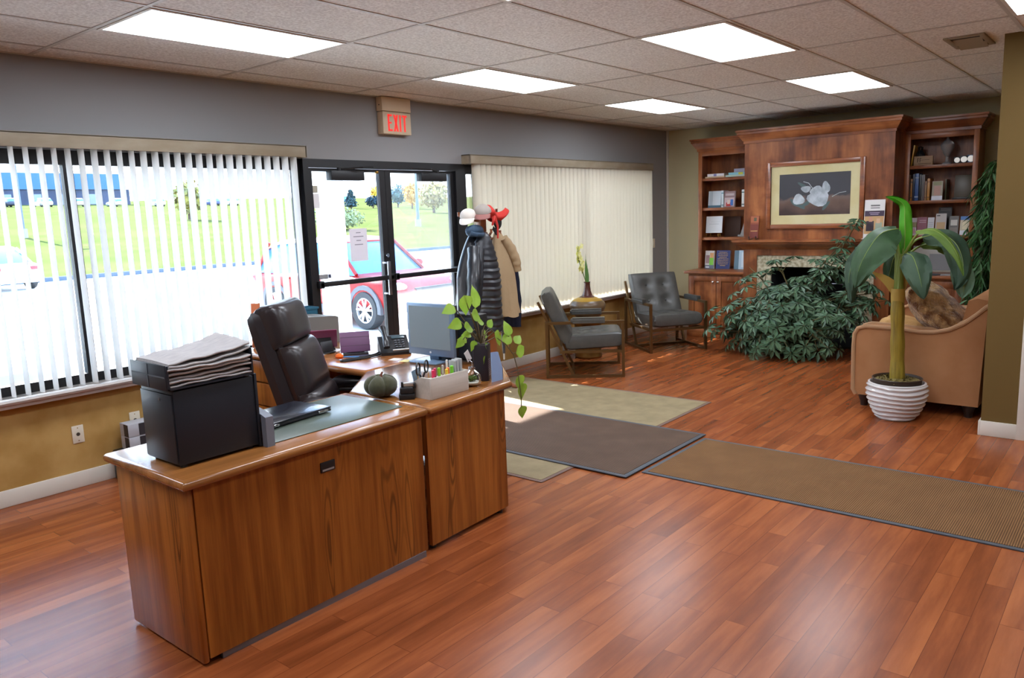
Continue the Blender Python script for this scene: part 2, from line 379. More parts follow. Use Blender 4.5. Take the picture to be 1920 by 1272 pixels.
# baseboards
def bboard(name, x0, x1, y0, y1, h=.105): 
    m = M(); m.box(x0, x1, y0, y1, 0, h, .004); struct(name, m, white_trim)
bboard('baseboard_window', X0, W1[1], -.014, 0); bboard('baseboard_corner', W2[0], X1, -.014, 0)
bboard('baseboard_fireplace', X1-.014, X1, -.62, -.014)
bboard('baseboard_doorway', NX-.016, NX, -4.665, NY+.002); bboard('baseboard_alcove', NX-.016, X1, NY, NY+.014)
m = M(); m.box(X1-.025, X1, -.025, 0, .1, CEIL-.005); struct('trim_2', m, white_trim)     # pale strip in the far corner
m = M()
m.box(NX-.02, NX, -4.76, -4.665, 0, 2.18, .004); m.box(NX-.02, NX, -5.775, -5.68, 0, 2.18, .004); m.box(NX-.02, NX, -5.68, -4.76, 2.085, 2.18, .004)
struct('trim_3', m, white_trim)                                                           # casing of the inner door
m = M(); m.box(NX+.03, NX+.07, -5.68, -4.76, .005, 2.09, .003); struct('door_3', m, white_trim)
# sills
sill_m = mat('pale sill paint', (186, 178, 172), .5)
def sill(name, x0, x1, z):
    m = M(); m.prism([(.06, z), (-.1, z), (-.108, z-.012), (-.1, z-.026), (-.085, z-.03), (-.075, z-.055), (-.02, z-.058), (0, z-.058), (0, z-.04), (.06, z-.04)], 'x', x0, x1); return struct(name, m, sill_m)
sill('trim_4', W1[0]-.06, W1[1], SILL1+.02); sill('trim_5', W2[0]+.03, W2[1]+.05, SILL2+.004)
# storefront frames
def storefront(name, x0, x1, z0, mull):
    fr = M(); y0, y1 = .045, .1
    fr.box(x0, x1, y0, y1, z0, z0+.06); fr.box(x0, x1, y0, y1, HEAD-.09, HEAD)
    xs = [x0]+mull+[x1]
    for k, x in enumerate(xs):
        a = x if k == 0 else (x-.06 if k == len(xs)-1 else x-.032)
        fr.box(a, a+.06, y0, y1, z0+.06, HEAD-.09)
    f = struct(name, fr, black_metal)
    for k in range(len(xs)-1):
        p = M(); a = xs[k]+(.06 if k == 0 else .028); b = xs[k+1]-(.06 if k == len(xs)-2 else .032)
        p.box(a, b, .066, .074, z0+.06, HEAD-.09); p.build('pane', pane_glass, f)
storefront('window_1', W1[0], W1[1], SILL1+.02, [2.115]); storefront('window_2', W2[0], W2[1], SILL2, [7.73])
# door frame and two leaves
m = M(); m.box(DR[0], DR[1], .0, .12, 2.09, HEAD); m.box(DR[0], DR[0]+.05, .0, .12, 0, 2.09); m.box(DR[1]-.13, DR[1], .0, .12, 0, 2.09); m.box(DR[0], DR[1], 0, .12, 0, .012)
struct('trim_6', m, black_metal)
def leaf(name, x0, x1, gl, hinge):
    f = M(); a, b, y0, y1 = x0, x1, .03, .075; lo, hi = (.05, .065) if hinge == 'l' else (.065, .05)
    f.box(a, a+lo, y0, y1, .015, 2.085); f.box(b-hi, b, y0, y1, .015, 2.085); f.box(a+lo, b-hi, y0, y1, 2.005+.055, 2.085); f.box(a+lo, b-hi, y0, y1, .015, .2)
    d = struct(name, f, black_metal)
    p = M(); p.box(a+lo, b-hi, .048, .054, .2, 2.06); p.build('pane', gl, d)
    r = M(); r.box(a+.01, b-.012, -.035, .0, 1.115, 1.155, .004); r.box(a+.005, a+.05, -.035, .03, 1.105, 1.165, .004); r.box(b-.055, b-.005, -.035, .03, 1.105, 1.165, .004); r.build('push_bar', black_metal, d)
    # overhead closer
    c = M(); cx = (a+.19, a+.54) if hinge == 'l' else (b-.5, b-.17)
    c.box(cx[0], cx[1], -.045, .03, 1.985, 2.065, .006); c.build('door_closer', black_metal, d)
    k = M(); e = (cx[0]+.1, cx[1]+.12) if hinge == 'l' else (cx[1]-.1, cx[0]-.1)
    k.tube([(e[0], -.02, 2.075), ((e[0]+e[1])/2, -.1, 2.09), (e[1], -.02, 2.1)], .009, 6); k.cyl((e[0], -.02, 2.06), .018, .03); k.build('closer_arm', black_metal, d)
    return d
d1 = leaf('door_1', 3.912, 4.742, pane_glass, 'l'); d2 = leaf('door_2', 4.746, 5.628, hazy_glass, 'r')
m = M(); m.box(4.655, 4.685, -.03, .03, .985, 1.0, .002); m.box(4.655, 4.685, -.03, .03, 1.26, 1.275, .002); m.box(4.655, 4.685, -.05, -.03, .98, 1.28, .004); m.build('pull_handle', mat('satin steel', (150, 150, 155), .3, 1), d1)
m = M(); m.cyl((4.71, .028, 1.33), .018, -.02, 16, 0, 'y'); m.build('lock_cylinder', chrome, d1)
m = M(); m.box(4.63, 4.655, .005, .03, 2.05, 2.07, .003); m.build('lock_bolt', brass, d1)
# notice taped to the door glass: lines too soft to read
t = thing('paper_notice', 'white paper notice taped to the door glass above the push bar', 'notice', (4.41, .04, 1.43))
m = M(t); m.box(4.315, 4.505, .04, .0412, 1.3, 1.58); m.build('sheet', mat('notice paper', (226, 222, 232), .8, sub=1), t)
m = M(t)
for k, (wd, z) in enumerate(((.05, 1.545), (.11, 1.512), (.05, 1.478), (.09, 1.443))): m.box(4.41-wd/2, 4.41+wd/2, .0392, .04, z-.004, z+.004)
m.build('lettering', plain((150, 146, 160)), t)
t = thing('opening_hours_sticker', 'small tan sticker high on the door glass above a white sheet', 'sticker', (3.98, .045, 1.9))
m = M(t); m.box(3.955, 4.02, .044, .0455, 1.885, 1.945); m.build('upper_panel', plain((176, 170, 152)), t)
m = M(t); m.box(3.95, 4.03, .044, .0455, 1.76, 1.88)
m.build('lower_panel', paper_white, t)
t = thing('label_strip', 'pale grey strip label with a dark square end low on the door glass', 'label', (3.93, .04, 1.19))
m = M(t); m.box(3.965, 4.06, .04, .0415, 1.175, 1.215); m.build('strip', plain((150, 148, 150)), t)
m = M(t); m.box(4.062, 4.09, .04, .0415, 1.18, 1.212); m.build('mark', plain((60, 62, 84)), t)

# vertical blinds
fabric_v = mat('vertical blind vinyl', (240, 238, 236), .55, 0, .3)
def translucent(m, amt, col):
    n = m.node_tree.nodes; l = m.node_tree.links; b = n['Principled BSDF']; o = [x for x in n if x.type == 'OUTPUT_MATERIAL'][0]
    t = n.new('ShaderNodeBsdfTranslucent'); t.inputs[0].default_value = (*lin(col), 1); x = n.new('ShaderNodeMixShader'); x.inputs[0].default_value = amt
    l.new(b.outputs[0], x.inputs[1]); l.new(t.outputs[0], x.inputs[2]); l.new(x.outputs[0], o.inputs[0])
translucent(fabric_v, .62, (250, 250, 248))
cream_v = mat('cream blind vinyl', (226, 220, 206), .55, 0, .3); translucent(cream_v, .42, (236, 228, 212))
val_m = mat('beige valance', (160, 148, 128), .6, 0, .3, var=(14, (148, 134, 112), 4, (.3, 1, 1)))
def blind(label, x0, x1, z0, vm, ang, v0, v1, jit, pitch, bw=.008):
    t = thing('vertical_blind', label, 'blind', ((x0+x1)/2, -.06, 2.2))
    m = M(t); m.box(x0, x1, -.112, -.1, 2.155, 2.243, .003); m.box(x0, x1, -.112, 0, 2.235, 2.243); m.box(x0, x0+.012, -.112, 0, 2.155, 2.243); m.box(x1-.012, x1, -.112, 0, 2.155, 2.243); m.build('valance', val_m, t)
    m = M(t); m.box(x0+.02, x1-.02, -.075, -.045, 2.175, 2.2); m.build('head_rail', white_trim, t)
    n = int((v1-v0)/pitch); 
    for k in range(n+1):
        x = v0+k*pitch; a = math.radians(ang+rnd.uniform(-jit, jit)); m = M(t); cx, cy = math.cos(a), math.sin(a); nx, ny = -cy, cx
        q = []; tw = math.radians(rnd.uniform(-1.5, 1.5)); wv = .0445
        pts = []
        for s in range(7):
            u = -wv+2*wv*s/6; bow = bw*(1-(u/wv)**2); pts.append((x+cx*u+nx*bow, -.06+cy*u+ny*bow))
        th = .0008
        poly = pts+[(px_+nx*th, py_+ny*th) for px_, py_ in reversed(pts)]
        m.prism(poly, 'z', z0, 2.178, 0, True); m.build('vane', vm, t)
    return t
blind('long white vertical blind with open slats beside the desk', .2, 3.826, SILL1+.032, fabric_v, 90, .27, 3.79, 2.5, .0787)
blind('cream vertical blind with closed slats behind the lounge chairs', 5.72, 9.312, SILL2+.018, cream_v, 122, 5.86, 9.28, 2, .0795, .018)
# wall plates
def plate(name, label, cat, x, z, hw=.036, hh=.058, kind='outlet', y=0):
    t = thing(name, label, cat, (x, y, z)); m = M(t); m.box(x-hw, x+hw, y-.006, y, z-hh, z+hh, .003); m.build('plate', cream_plastic, t); m = M(t)
    if kind == 'outlet': m.cyl((x, y-.007, z), .012, .003, 12, 0, 'y')
    else: m.box(x-.008, x+.008, y-.014, y-.006, z-.016, z+.016, .002)
    m.build('socket' if kind == 'outlet' else 'rocker', plain((60, 50, 40)) if kind == 'outlet' else white_trim, t)
    for s in (-1, 1): m = M(t); m.cyl((x, y-.0075, z+s*.042), .0035, .002, 8, 0, 'y'); m.build('screw', brass, t)
plate('wall_jack', 'cream wall jack plate with a dark round port on the ochre wall', 'wall plate', 1.955, .35)
plate('wall_outlet', 'cream wall plate just above the small boxes on the floor', 'wall plate', 2.325, .36)
plate('light_switch', 'cream light switch on the grey wall near the corner', 'switch', 9.49, 1.19, .042, .062, 'switch')
# exit sign
t = thing('exit_sign', 'beige EXIT sign with red letters over the entrance doors', 'exit sign', (4.83, -.04, 2.55))
ex_m = mat('exit sign housing', (206, 186, 156), .5)
m = M(t); m.box(4.67, 5.0, -.075, 0, 2.385, 2.575, .006); m.build('housing', ex_m, t)
m = M(t); m.box(4.665, 5.003, -.078, 0, 2.579, CEIL-.006, .006); m.build('battery_box', ex_m, t)
m = M(t); m.cyl((4.664, -.04, 2.63), .006, .004, 10, 0, 'x'); m.build('test_button', dark_hole, t)
m = M(t); red = mat('lit red letters', (190, 26, 20), .5, emis=((255, 40, 30), .26)); zt, zb, ya, yb = 2.552, 2.41, -.0765, -.0735; st = .017
def bx(x0, x1, z0, z1): m.box(x0, x1, ya, yb, z0, z1)
xa = 4.725
bx(xa, xa+st, zb, zt); bx(xa, xa+.05, zt-.016, zt); bx(xa, xa+.042, 2.474, 2.488); bx(xa, xa+.05, zb, zb+.016)
xa = 4.79
for s in (1, -1):
    p = [(xa+(0 if s > 0 else .056-st-.003), zt), (xa+(st+.003 if s > 0 else .056), zt), (xa+(.056 if s > 0 else st+.003), zb), (xa+(.056-st-.003 if s > 0 else 0), zb)]
    m.prism(p, 'y', ya, yb)
bx(4.861, 4.861+st, zb, zt); xa = 4.893; bx(xa, xa+.056, zt-.016, zt); bx(xa+.0195, xa+.0195+st, zb, zt-.016)
m.build('lettering', red, t)
# floor mats
def fmat(name, label, x0, x1, y0, y1, z, h, body, edge, ew, group=None):
    t = thing(name, label, 'mat', ((x0+x1)/2, (y0+y1)/2, z)); m = M(t)
    m.box(x0+ew, x1-ew, y0+ew, y1-ew, z, z+h); m.build('carpet', body, t)
    m = M(t)
    for q in ((x0, x1, y0, y0+ew), (x0, x1, y1-ew, y1), (x0, x0+ew, y0+ew, y1-ew), (x1-ew, x1, y0+ew, y1-ew)): m.box(*q, z, z+h*.8, .0015)
    m.build('edging', edge, t)
def ribbed(name, c1, c2, axis, scale, waffle=False):
    m = bpy.data.materials.new(name); m.use_nodes = True; n = m.node_tree.nodes; l = m.node_tree.links; b = n['Principled BSDF']; b.inputs['Roughness'].default_value = .9; b.inputs['Specular IOR Level'].default_value = .2
    t = n.new('ShaderNodeTexCoord'); wv = n.new('ShaderNodeTexWave'); wv.bands_direction = axis; wv.inputs['Scale'].default_value = scale; l.new(t.outputs['Object'], wv.inputs['Vector'])
    fac = wv.outputs['Fac']
    if waffle:
        w2 = n.new('ShaderNodeTexWave'); w2.bands_direction = 'X' if axis == 'Y' else 'Y'; w2.inputs['Scale'].default_value = scale; l.new(t.outputs['Object'], w2.inputs['Vector'])
        mm = n.new('ShaderNodeMath'); mm.operation = 'MULTIPLY'; l.new(fac, mm.inputs[0]); l.new(w2.outputs['Fac'], mm.inputs[1]); fac = mm.outputs[0]
    nz = n.new('ShaderNodeTexNoise'); nz.inputs['Scale'].default_value = 5; l.new(t.outputs['Object'], nz.inputs['Vector'])
    a = n.new('ShaderNodeMix'); a.data_type = 'FLOAT'; a.inputs[0].default_value = .35; l.new(fac, a.inputs[2]); l.new(nz.outputs['Fac'], a.inputs[3])
    r = n.new('ShaderNodeValToRGB'); r.color_ramp.elements[0].color = (*lin(c1), 1); r.color_ramp.elements[1].color = (*lin(c2), 1); r.color_ramp.elements[0].position = .2; r.color_ramp.elements[1].position = .75
    l.new(a.outputs[0], r.inputs[0]); l.new(r.outputs[0], b.inputs['Base Color'])
    bp = n.new('ShaderNodeBump'); bp.inputs['Strength'].default_value = .5; bp.inputs['Distance'].default_value = .004; l.new(fac, bp.inputs['Height']); l.new(bp.outputs[0], b.inputs['Normal']); return m
rubber = mat('grey rubber edging', (66, 70, 76), .6); beige_rub = mat('brown carpet binding', (112, 84, 70), .7)
fmat('floor_mat', 'large beige carpet mat lying under the brown mat by the doors', 3.66, 6.07, -2.47, -.3, 0, .006, mat('beige mat pile', (150, 134, 104), .95, 0, .1, var=(7, (136, 122, 94), 5), bump=(300, .3, .004)), beige_rub, .03)
fmat('floor_mat', 'square dark brown waffle mat with grey rubber edge lying on the beige mat', 4.01, 5.135, -2.865, -.5, .0065, .008, ribbed('waffle mat', (74, 58, 48), (122, 98, 80), 'Y', 26, True), rubber, .035)
fmat('floor_mat', 'long brown ribbed runner mat with grey edge running toward the doorway', 4.165, 5.06, -6.6, -2.885, 0, .009, ribbed('ribbed runner', (84, 58, 34), (134, 98, 62), 'Y', 30), rubber, .03)

# ================================================================== OUTSIDE
asphalt = mat('pale asphalt', (206, 206, 208), 1., 0, 0., var=(30, (198, 198, 200), 5)); concrete = mat('concrete walk', (214, 213, 210), .9, 0, .2)
m = M(); m.box(-60, 160, 3.6, 27.5, -.5, -.3); o = struct('parking_lot', m, asphalt)
m = M(); m.box(-20, 40, .15, 3.6, -.5, -.05); struct('sidewalk', m, concrete)
m = M(); m.box(-60, 160, 27.3, 27.6, -.5, -.14); struct('curb', m, mat('curb concrete', (84, 92, 106), 1., 0, 0.))
def gz(x, y): return -.15+(y-27.5)*.0475+.25*math.sin(x*.05)*min(1, (y-27.5)/40)
grass_m = mat('sunlit lawn', (72, 80, 44), 1., 0, 0., var=(.25, (84, 84, 54), 6))
m = M(); m.sheet(lambda u, v: (-60+u*340, 27.6+v*v*200, gz(-60+u*340, 27.6+v*v*200)), 40, 24); m.build('lawn', grass_m)['kind'] = 'structure'
# porch roof on square posts
wp = mat('white exterior paint', (236, 236, 236), .6)
m = M(); m.box(-6, 4.3, .15, 3.0, 2.55, 2.95); m.box(6.0, 14, .15, 3.0, 2.55, 2.95); m.box(4.3, 6.0, .15, 3.0, 2.8, 2.95); struct('porch_roof', m, mat('soffit with added sky tint', (196, 218, 244), .7))  # unseen; stepped to shape the sun patches, blue added to tint floor reflection
for k, (x, lb) in enumerate(((6.27, 'square white porch post standing outside the glass door leaf with the notice'),)):
    t = thing('porch_post', lb, 'post', (x, 2.815, -.05)); m = M(t); m.box(x-.14, x+.14, 2.7, 2.93, -.05, 2.47, .01); m.build('shaft', wp, t); m = M(t); m.box(x-.16, x+.16, 2.68, 2.95, -.05, .12, .01); m.build('base', wp, t); m = M(t); m.box(x-.18, x+.18, 2.66, 2.97, 2.47, 2.55, .01); m.build('capital', wp, t)
t = thing('bench_ledge', 'white box-shaped ledge just outside the window, front tinted blue-grey for shade', 'ledge', (1.4, 1.4, -.05))
m = M(t); m.box(.4, 2.4, 1.15, 1.6, -.05, .62); m.build('body', plain((150, 178, 204), .6), t); m = M(t); m.box(.38, 2.42, 1.13, 1.62, .62, .7, .01); m.build('cap', wp, t)  # body colour holds the blue-grey shade of the front

rub = mat('tyre rubber', (34, 35, 38), .75); glass_sky = mat('sky-tinted car glass', (70, 120, 180), .08, 0, .8)  # blue of the reflected sky is put into the car glass colour
def car(name, label, loc, rz, L, W, H, body, suv=True, detail=True, group=None, wr=.345, wb=None):
    t = thing(name, label, 'car', loc, rz, group); hw = W/2; wb = wb or L*.595; fx = wb/2+.02; bel = H*.62
    paint = mat('car paint %s' % (body,), body, .4, 0, .3)
    if suv: st = [(-.5, .42, .74, .78), (-.485, .34, .98, .9), (-.44, .3, bel, .97), (-.2, .26, bel, 1), (.16, .26, bel-.01, 1), (.22, .26, bel-.02, 1), (.36, .28, bel-.08, .98), (.45, .3, bel-.16, .93), (.485, .34, bel-.28, .84), (.5, .42, .7, .74)]
    else: st = [(-.5, .36, .66, .76), (-.485, .28, bel-.02, .88), (-.43, .25, bel, .95), (-.2, .22, bel, 1), (.14, .22, bel-.02, 1), (.2, .22, bel-.03, 1), (.36, .24, bel-.12, .96), (.46, .27, bel-.2, .88), (.49, .3, bel-.3, .78), (.5, .38, .55, .7)]
    rings = []
    for (x, zb, zt, kw) in st:
        a = hw*kw; rings.append([(x*L, y*a, zb+(zt-zb)*z) for y, z in ((-.86, 0), (-.97, .2), (-1, .5), (-.985, .8), (-.93, .94), (-.8, 1), (.8, 1), (.93, .94), (.985, .8), (1, .5), (.97, .2), (.86, 0))])
    m = M(); m.loft(rings); m.build('body', paint, t, sharp=50)
    roof = H
    g = [(-.46, bel, .0), (-.40, roof-.16, .8), (-.3, roof-.04, 1), (-.1, roof, 1), (.05, roof-.03, 1), (.1, roof-.1, .9), (.24, bel-.02, .0)] if suv else [(-.37, bel, 0), (-.2, roof-.05, 1), (-.1, roof, 1), (.02, roof-.02, 1), (.07, roof-.1, .9), (.2, bel-.03, 0)]
    def gring(x, zt, inset=0.):
        q = []
        zb = bel-.05; 
        for y, z in ((-.93, 0), (-.9, .1), (-.76, .9), (-.66, 1), (.66, 1), (.76, .9), (.9, .1), (.93, 0)): q.append((x*L, y*(hw-inset), zb+(zt-zb)*z))
        return q
    m = M(); m.loft([gring(x, zt) for x, zt, _ in g]); m.build('windows', glass_sky, t, sharp=50)
    m = M(); rr = [(x, zt) for x, zt, f in g if f > 0]
    m.loft([[(x*L, y*hw, zt+dz) for y, dz in ((-.79, -.06), (-.7, .012), (0, .03), (.7, .012), (.79, -.06), (.6, -.03), (-.6, -.03))] for x, zt in rr])
    for s in (-1, 1):
        if detail:
            for xp in ((-.12, -.14), (.245, .085), (-.45, -.39)) if suv else ((-.08, -.09), (.2, .06), (-.36, -.21)):
                m.tube([(xp[0]*L, s*hw*.9, bel-.04), (xp[1]*L, s*hw*.755, roof-.07)], .035, 6)
    m.build('roof', paint, t)
    for s in (-1, 1):
        for xw in (fx, -fx):
            k = M(); y = s*(hw-.1)
            prof = [(wr*.66, -.1), (wr*.95, -.105), (wr, -.07), (wr, .07), (wr*.95, .105), (wr*.66, .1)]
            k.loft([[(xw+r*math.cos(a), y+yy, wr+r*math.sin(a)) for r, yy in prof] for a in [2*PI*i/28 for i in range(29)]], caps=False); wh = k.build('wheel', rub, t)
            if detail:
                k = M(); yo = y+s*.09
                k.loft([[(xw+r*math.cos(a), yo-s*d, wr+r*math.sin(a)) for r, d in ((wr*.6, 0), (wr*.68, 0), (wr*.68, .05), (wr*.6, .05))] for a in [2*PI*i/28 for i in range(29)]], caps=False)
                for i in range(5):
                    a = 2*PI*i/5+.3
                    for da in (-.24, .24): k.tube([(xw+wr*.1*math.cos(a), yo-s*.01, wr+wr*.1*math.sin(a)), (xw+wr*.64*math.cos(a+da), yo-s*.01, wr+wr*.64*math.sin(a+da))], .022, 5)
                k.cyl((xw, yo-s*.03, wr), .05, s*.04, 14, 0, 'y'); k.build('rim', mat('alloy rim', (225, 225, 228), .3, .6), wh)
                k = M(); k.cyl((xw, y+s*.02, wr), wr*.64, s*.01, 20, 0, 'y'); k.build('brake_disc', mat('wheel well dark', (52, 54, 60), .6), wh)
    if suv and detail:
        m = M()
        for s in (-1, 1):
            for xw in (fx, -fx):
                for i in range(12):
                    a0, a1 = PI*(i/12)*1.1-.16, PI*((i+1)/12)*1.1-.16; 
                    m.loft([[(xw+r*math.cos(a), s*(hw*.985+e), wr+.01+r*math.sin(a)) for r, e in ((wr*1.04, .015), (wr*1.28, .015), (wr*1.28, -.06), (wr*1.04, -.06))] for a in (a0, a1)])
            m.box(-fx+.4, fx-.4, s*hw*.96, s*(hw*1.005), .26, .42, .02)
        m.build('cladding', mat('dark grey cladding', (70, 72, 78), .6), t)
        m = M()
        for s in (-1, 1): m.ball((.44*L, s*hw*.74, bel-.24), (.22, .16, .08), 12, 8)
        m.build('headlamp', mat('headlamp lens', (215, 220, 235), .12, 0, .8), t)
        m = M(); m.box(.488*L, .503*L, -hw*.5, hw*.5, .52, .74, .01); m.build('grille', mat('grille black', (26, 26, 30), .4), t)
        m = M(); m.box(-.2, .0, -hw*1.02, -hw*.985, bel-.14, bel-.11, .008); m.box(-1.0, -.8, -hw*1.02, -hw*.985, bel-.14, bel-.11, .008); m.build('door_handle', paint, t)
        m = M()
        for s in (-1, 1): m.ball((.17*L, s*hw*1.1, bel+.06), (.09, .12, .08), 12, 8)
        m.build('mirror', paint, t)
    if detail:
        m = M()
        for s in (-1, 1): m.box(-.5*L-.0, -.462*L, s*hw*.5, s*hw*.9, bel-.22, bel-.1, .02)
        m.build('tail_lamp', mat('tail lamp red', (205, 40, 50), .2), t)
        m = M(); m.box(-.506*L, -.49*L, -.2, .2, .62, .72, .004); m.build('number_plate', plain((200, 206, 214)), t)
        m = M(); m.box(-.505*L, -.47*L, -hw*.72, hw*.72, .34, .42, .02); m.build('bumper', plain((150, 156, 164)), t)
    return t
def ang(nx, ny): return math.atan2(ny, nx)
car('red_suv', 'red sport utility car parked nose-in right outside the entrance doors', (9.82, 6.82, -.3), -PI/2, 4.48, 1.85, 1.62, (124, 12, 14), wb=2.67)
car('white_sedan', 'white saloon car with red tail lamps seen between the blind slats', (9.1, 25.6, -.3), ang(-.1, 1.0), 4.6, 1.8, 1.46, (236, 238, 240), False)
# far cars along the crest of the lawn
k = 0
for (x, y, col, lb) in ((47.5, 152, (232, 234, 238), 'white distant car at the far end of the row on the hill'), (51.5, 152, (60, 64, 84), 'dark distant car between two white ones on the hill'), (57.0, 152, (236, 238, 240), 'white distant car behind the light pole on the hill'), (62.5, 152, (228, 232, 240), 'white distant car before the dark bar of the window frame'), (70, 152, (200, 206, 214), 'silver distant car by the end of the blue building'), (78, 152, (226, 230, 236), 'pale distant car standing alone past the blue building'), (90, 152, (70, 80, 120), 'dark blue distant car near the lone lawn tree'), (94.5, 152, (235, 238, 240), 'white distant car close to the lone lawn tree'), (118, 152, (60, 66, 80), 'charcoal distant car beyond the lone lawn tree'), (126, 152, (110, 150, 190), 'blue distant van near the end slats of the blind')):
    car('distant_car', lb, (x, y, gz(x, y)-.05), PI/2+.05, 4.6, 1.85, 1.6, col, True, False, 'cars parked on the crest of the hill')
# blue warehouse
t = thing('warehouse', 'low warehouse with bright blue upper walls far across the lawn', 'building', (53, 180, gz(53, 175)-.3))
zb = t.location.z
m = M(t); m.box(20, 84, 176, 196, zb, zb+3.4); m.build('lower_wall', mat('grey blue block', (58, 66, 92), .8, var=(.3, (46, 54, 76), 2)), t)
m = M(t); m.box(19.8, 83, 175.7, 196, zb+3.4, zb+6.8); m.build('upper_wall', mat('blue metal cladding', (46, 92, 140), .6), t)
m = M(t)
for q in range(9): m.box(30+q*5.6, 32+q*5.6, 175.95, 176.02, zb+.2, zb+2.4)
m.build('dock_door', plain((120, 132, 156)), t)
# light poles on the lawn
def pole(label, x, y, h):
    z = gz(x, y); t = thing('light_pole', label, 'light pole', (x, y, z)); m = M(t); m.tube([(x, y, z-.2), (x, y, z+h)], [.16, .11], 10); m.build('shaft', plain((86, 100, 120)), t)
    m = M(t); m.tube([(x, y, z-.3), (x, y, z+.6)], .28, 12); m.build('base', plain((140, 140, 140)), t); m = M(t); m.box(x-.5, x+.5, y-.2, y+.2, z+h, z+h+.15, .03); m.build('lamp_head', plain((70, 76, 88)), t)
pole('grey light pole on the lawn seen through the near blind slats', 19.7, 53, 7); pole('grey light pole on the lawn seen through the dusty door leaf', 49.2, 46, 4.9)
# trees and bushes
bark = mat('tree bark', (84, 72, 62), .9)
def foliage(m, c, r, n, ls, seed, flat=1.):
    q = random.Random(seed); c = Vector(c)
    for k in range(n):
        d = Vector((q.gauss(0, 1), q.gauss(0, 1), q.gauss(0, 1))).normalized(); f = q.uniform(.45, 1.0)*(1+.25*mnoise.noise(d*2.5+Vector((seed, 0, 0))))
        p = c+Vector((d.x*r[0], d.y*r[1], d.z*r[2]))*f; a = Vector((q.uniform(-1, 1), q.uniform(-1, 1), q.uniform(-1, 1))).normalized(); b = a.cross(d+Vector((.01, .02, .03))).normalized(); s = ls*q.uniform(.6, 1.4)
        v = [m._v(p+a*s), m._v(p+b*s*.6), m._v(p-a*s), m._v(p-b*s*.6)]; m._f(v)
def tree(name, label, x, y, h, r, col, col2, trunk=.35, n=900, cone=False, group=None, zr=None, ls=.3):
    z = gz(x, y); t = thing(name, label, 'tree', (x, y, z), 0, group); m = M(t); m.tube([(x, y, z-.3), (x+.1, y, z+h*.5), (x, y, z+h*.85)], [r*.07+.06, r*.05+.04, .03], 7)
    for k in range(5):
        a = k*1.3; m.tube([(x, y, z+h*(.35+.08*k)), (x+math.cos(a)*r*.7, y+math.sin(a)*r*.7, z+h*(.55+.08*k))], [.07, .02], 5)
    m.build('trunk', bark, t); m = M(t); seed = int(x*10+y)
    fm = mat('foliage %s' % (col,), col, .9, 0, .1, var=(1.5, col2, 3))
    if cone:
        for k in range(6): foliage(m, (x, y, z+h*(.2+.14*k)), (r*(1-.15*k), r*(1-.15*k), h*.13), n//6, ls, seed+k)
    else: foliage(m, (x, y, z+h-(zr or h*.42)), (r, r, zr or h*.42), n, ls, seed)
    m.build('foliage', fm, t)
tree('lawn_tree', 'lone round tree on the lawn seen through the blind slats', 41.7, 72, 4.2, 1.8, (116, 118, 84), (150, 140, 70), n=520)
tree('hedge_bush', 'grey-green bush behind the porch post low in the door glass', 40.2, 46, 1.75, 2.2, (112, 128, 104), (150, 156, 120), n=1500, zr=.9, ls=.14)
tree('fir_tree', 'dark fir tree just past the porch post in the door glass', 93.8, 110, 3.4, 1.5, (64, 84, 96), (50, 70, 74), n=700, cone=True, ls=.25)
tree('shrub_tree', 'low dark round tree beside the yellow one in the door glass', 99, 110, 2.3, 1.4, (60, 78, 96), (44, 62, 70), n=600, ls=.25)
tree('yellow_tree', 'yellow autumn tree by the door stile', 105.3, 116, 4.4, 1.4, (214, 176, 78), (190, 160, 60), n=600, ls=.25)
tree('dark_tree', 'tall dark tree at the hinge edge of the door glass', 84.5, 110, 5.4, .9, (70, 90, 100), (60, 76, 80), n=500, ls=.25)
tree('blue_green_tree', 'blue-green tree at the inner edge of the dusty door leaf', 105.4, 110, 4.4, 1.8, (78, 104, 112), (92, 116, 112), n=800, ls=.28)
tree('orange_tree', 'orange-tinted autumn tree behind the pole in the dusty door leaf', 99.7, 100, 4.9, 1.7, (200, 150, 80), (180, 150, 90), n=800, ls=.28)
tree('olive_tree', 'broad olive-brown tree filling the dusty door leaf', 85.2, 80, 4.8, 2.7, (148, 140, 96), (170, 150, 100), n=1300, ls=.28)
# ================================================================== RECEPTION DESK
DT = .755
band = wood('dark oak edge', (86, 46, 18), (150, 92, 42), 'x', 14, .05, .22, coat=.35)
def rounded_top(m, poly, z0, z1, k=0):
    """work surface with a half-round edge"""
    n = len(poly); cx = sum(p[0] for p in poly)/n; cy = sum(p[1] for p in poly)/n; h = z1-z0; rings = []
    def inset(d):
        out = []
        for i in range(n):
            p0, p, p1 = [Vector(poly[(i+q) % n]) for q in (-1, 0, 1)]
            e0 = (p-p0).normalized(); e1 = (p1-p).normalized(); n0 = Vector((-e0.y, e0.x)); n1 = Vector((-e1.y, e1.x))
            b = (n0+n1); b = b/max(.3, (b.length**2)/2)
            out.append(p+b*d)
        return out
    for i in range(7):
        a = PI*i/6; d = (1-math.sin(a))*h*.5; rings.append([(q.x, q.y, z0+h*.5*(1-math.cos(a))) for q in inset(d)])
    m.loft(rings, k)
t = thing('reception_desk', 'oak laminate reception desk with a flat front panel under the black file box', 'desk', (1.9, -2.35, 0))
m = M(t); rounded_top(m, [(1.285, -2.69), (2.535, -2.665), (2.55, -2.03), (1.285, -2.045)], DT-.042, DT); m.build('desktop', oak_top, t)
for q in ((1.318, 1.345, -2.645, -2.07, .012, DT-.043, .01), (2.49, 2.515, -2.62, -2.06, .012, DT-.043)): m = M(t); m.box(*q); m.build('side_panel', oak, t)
m = M(t)
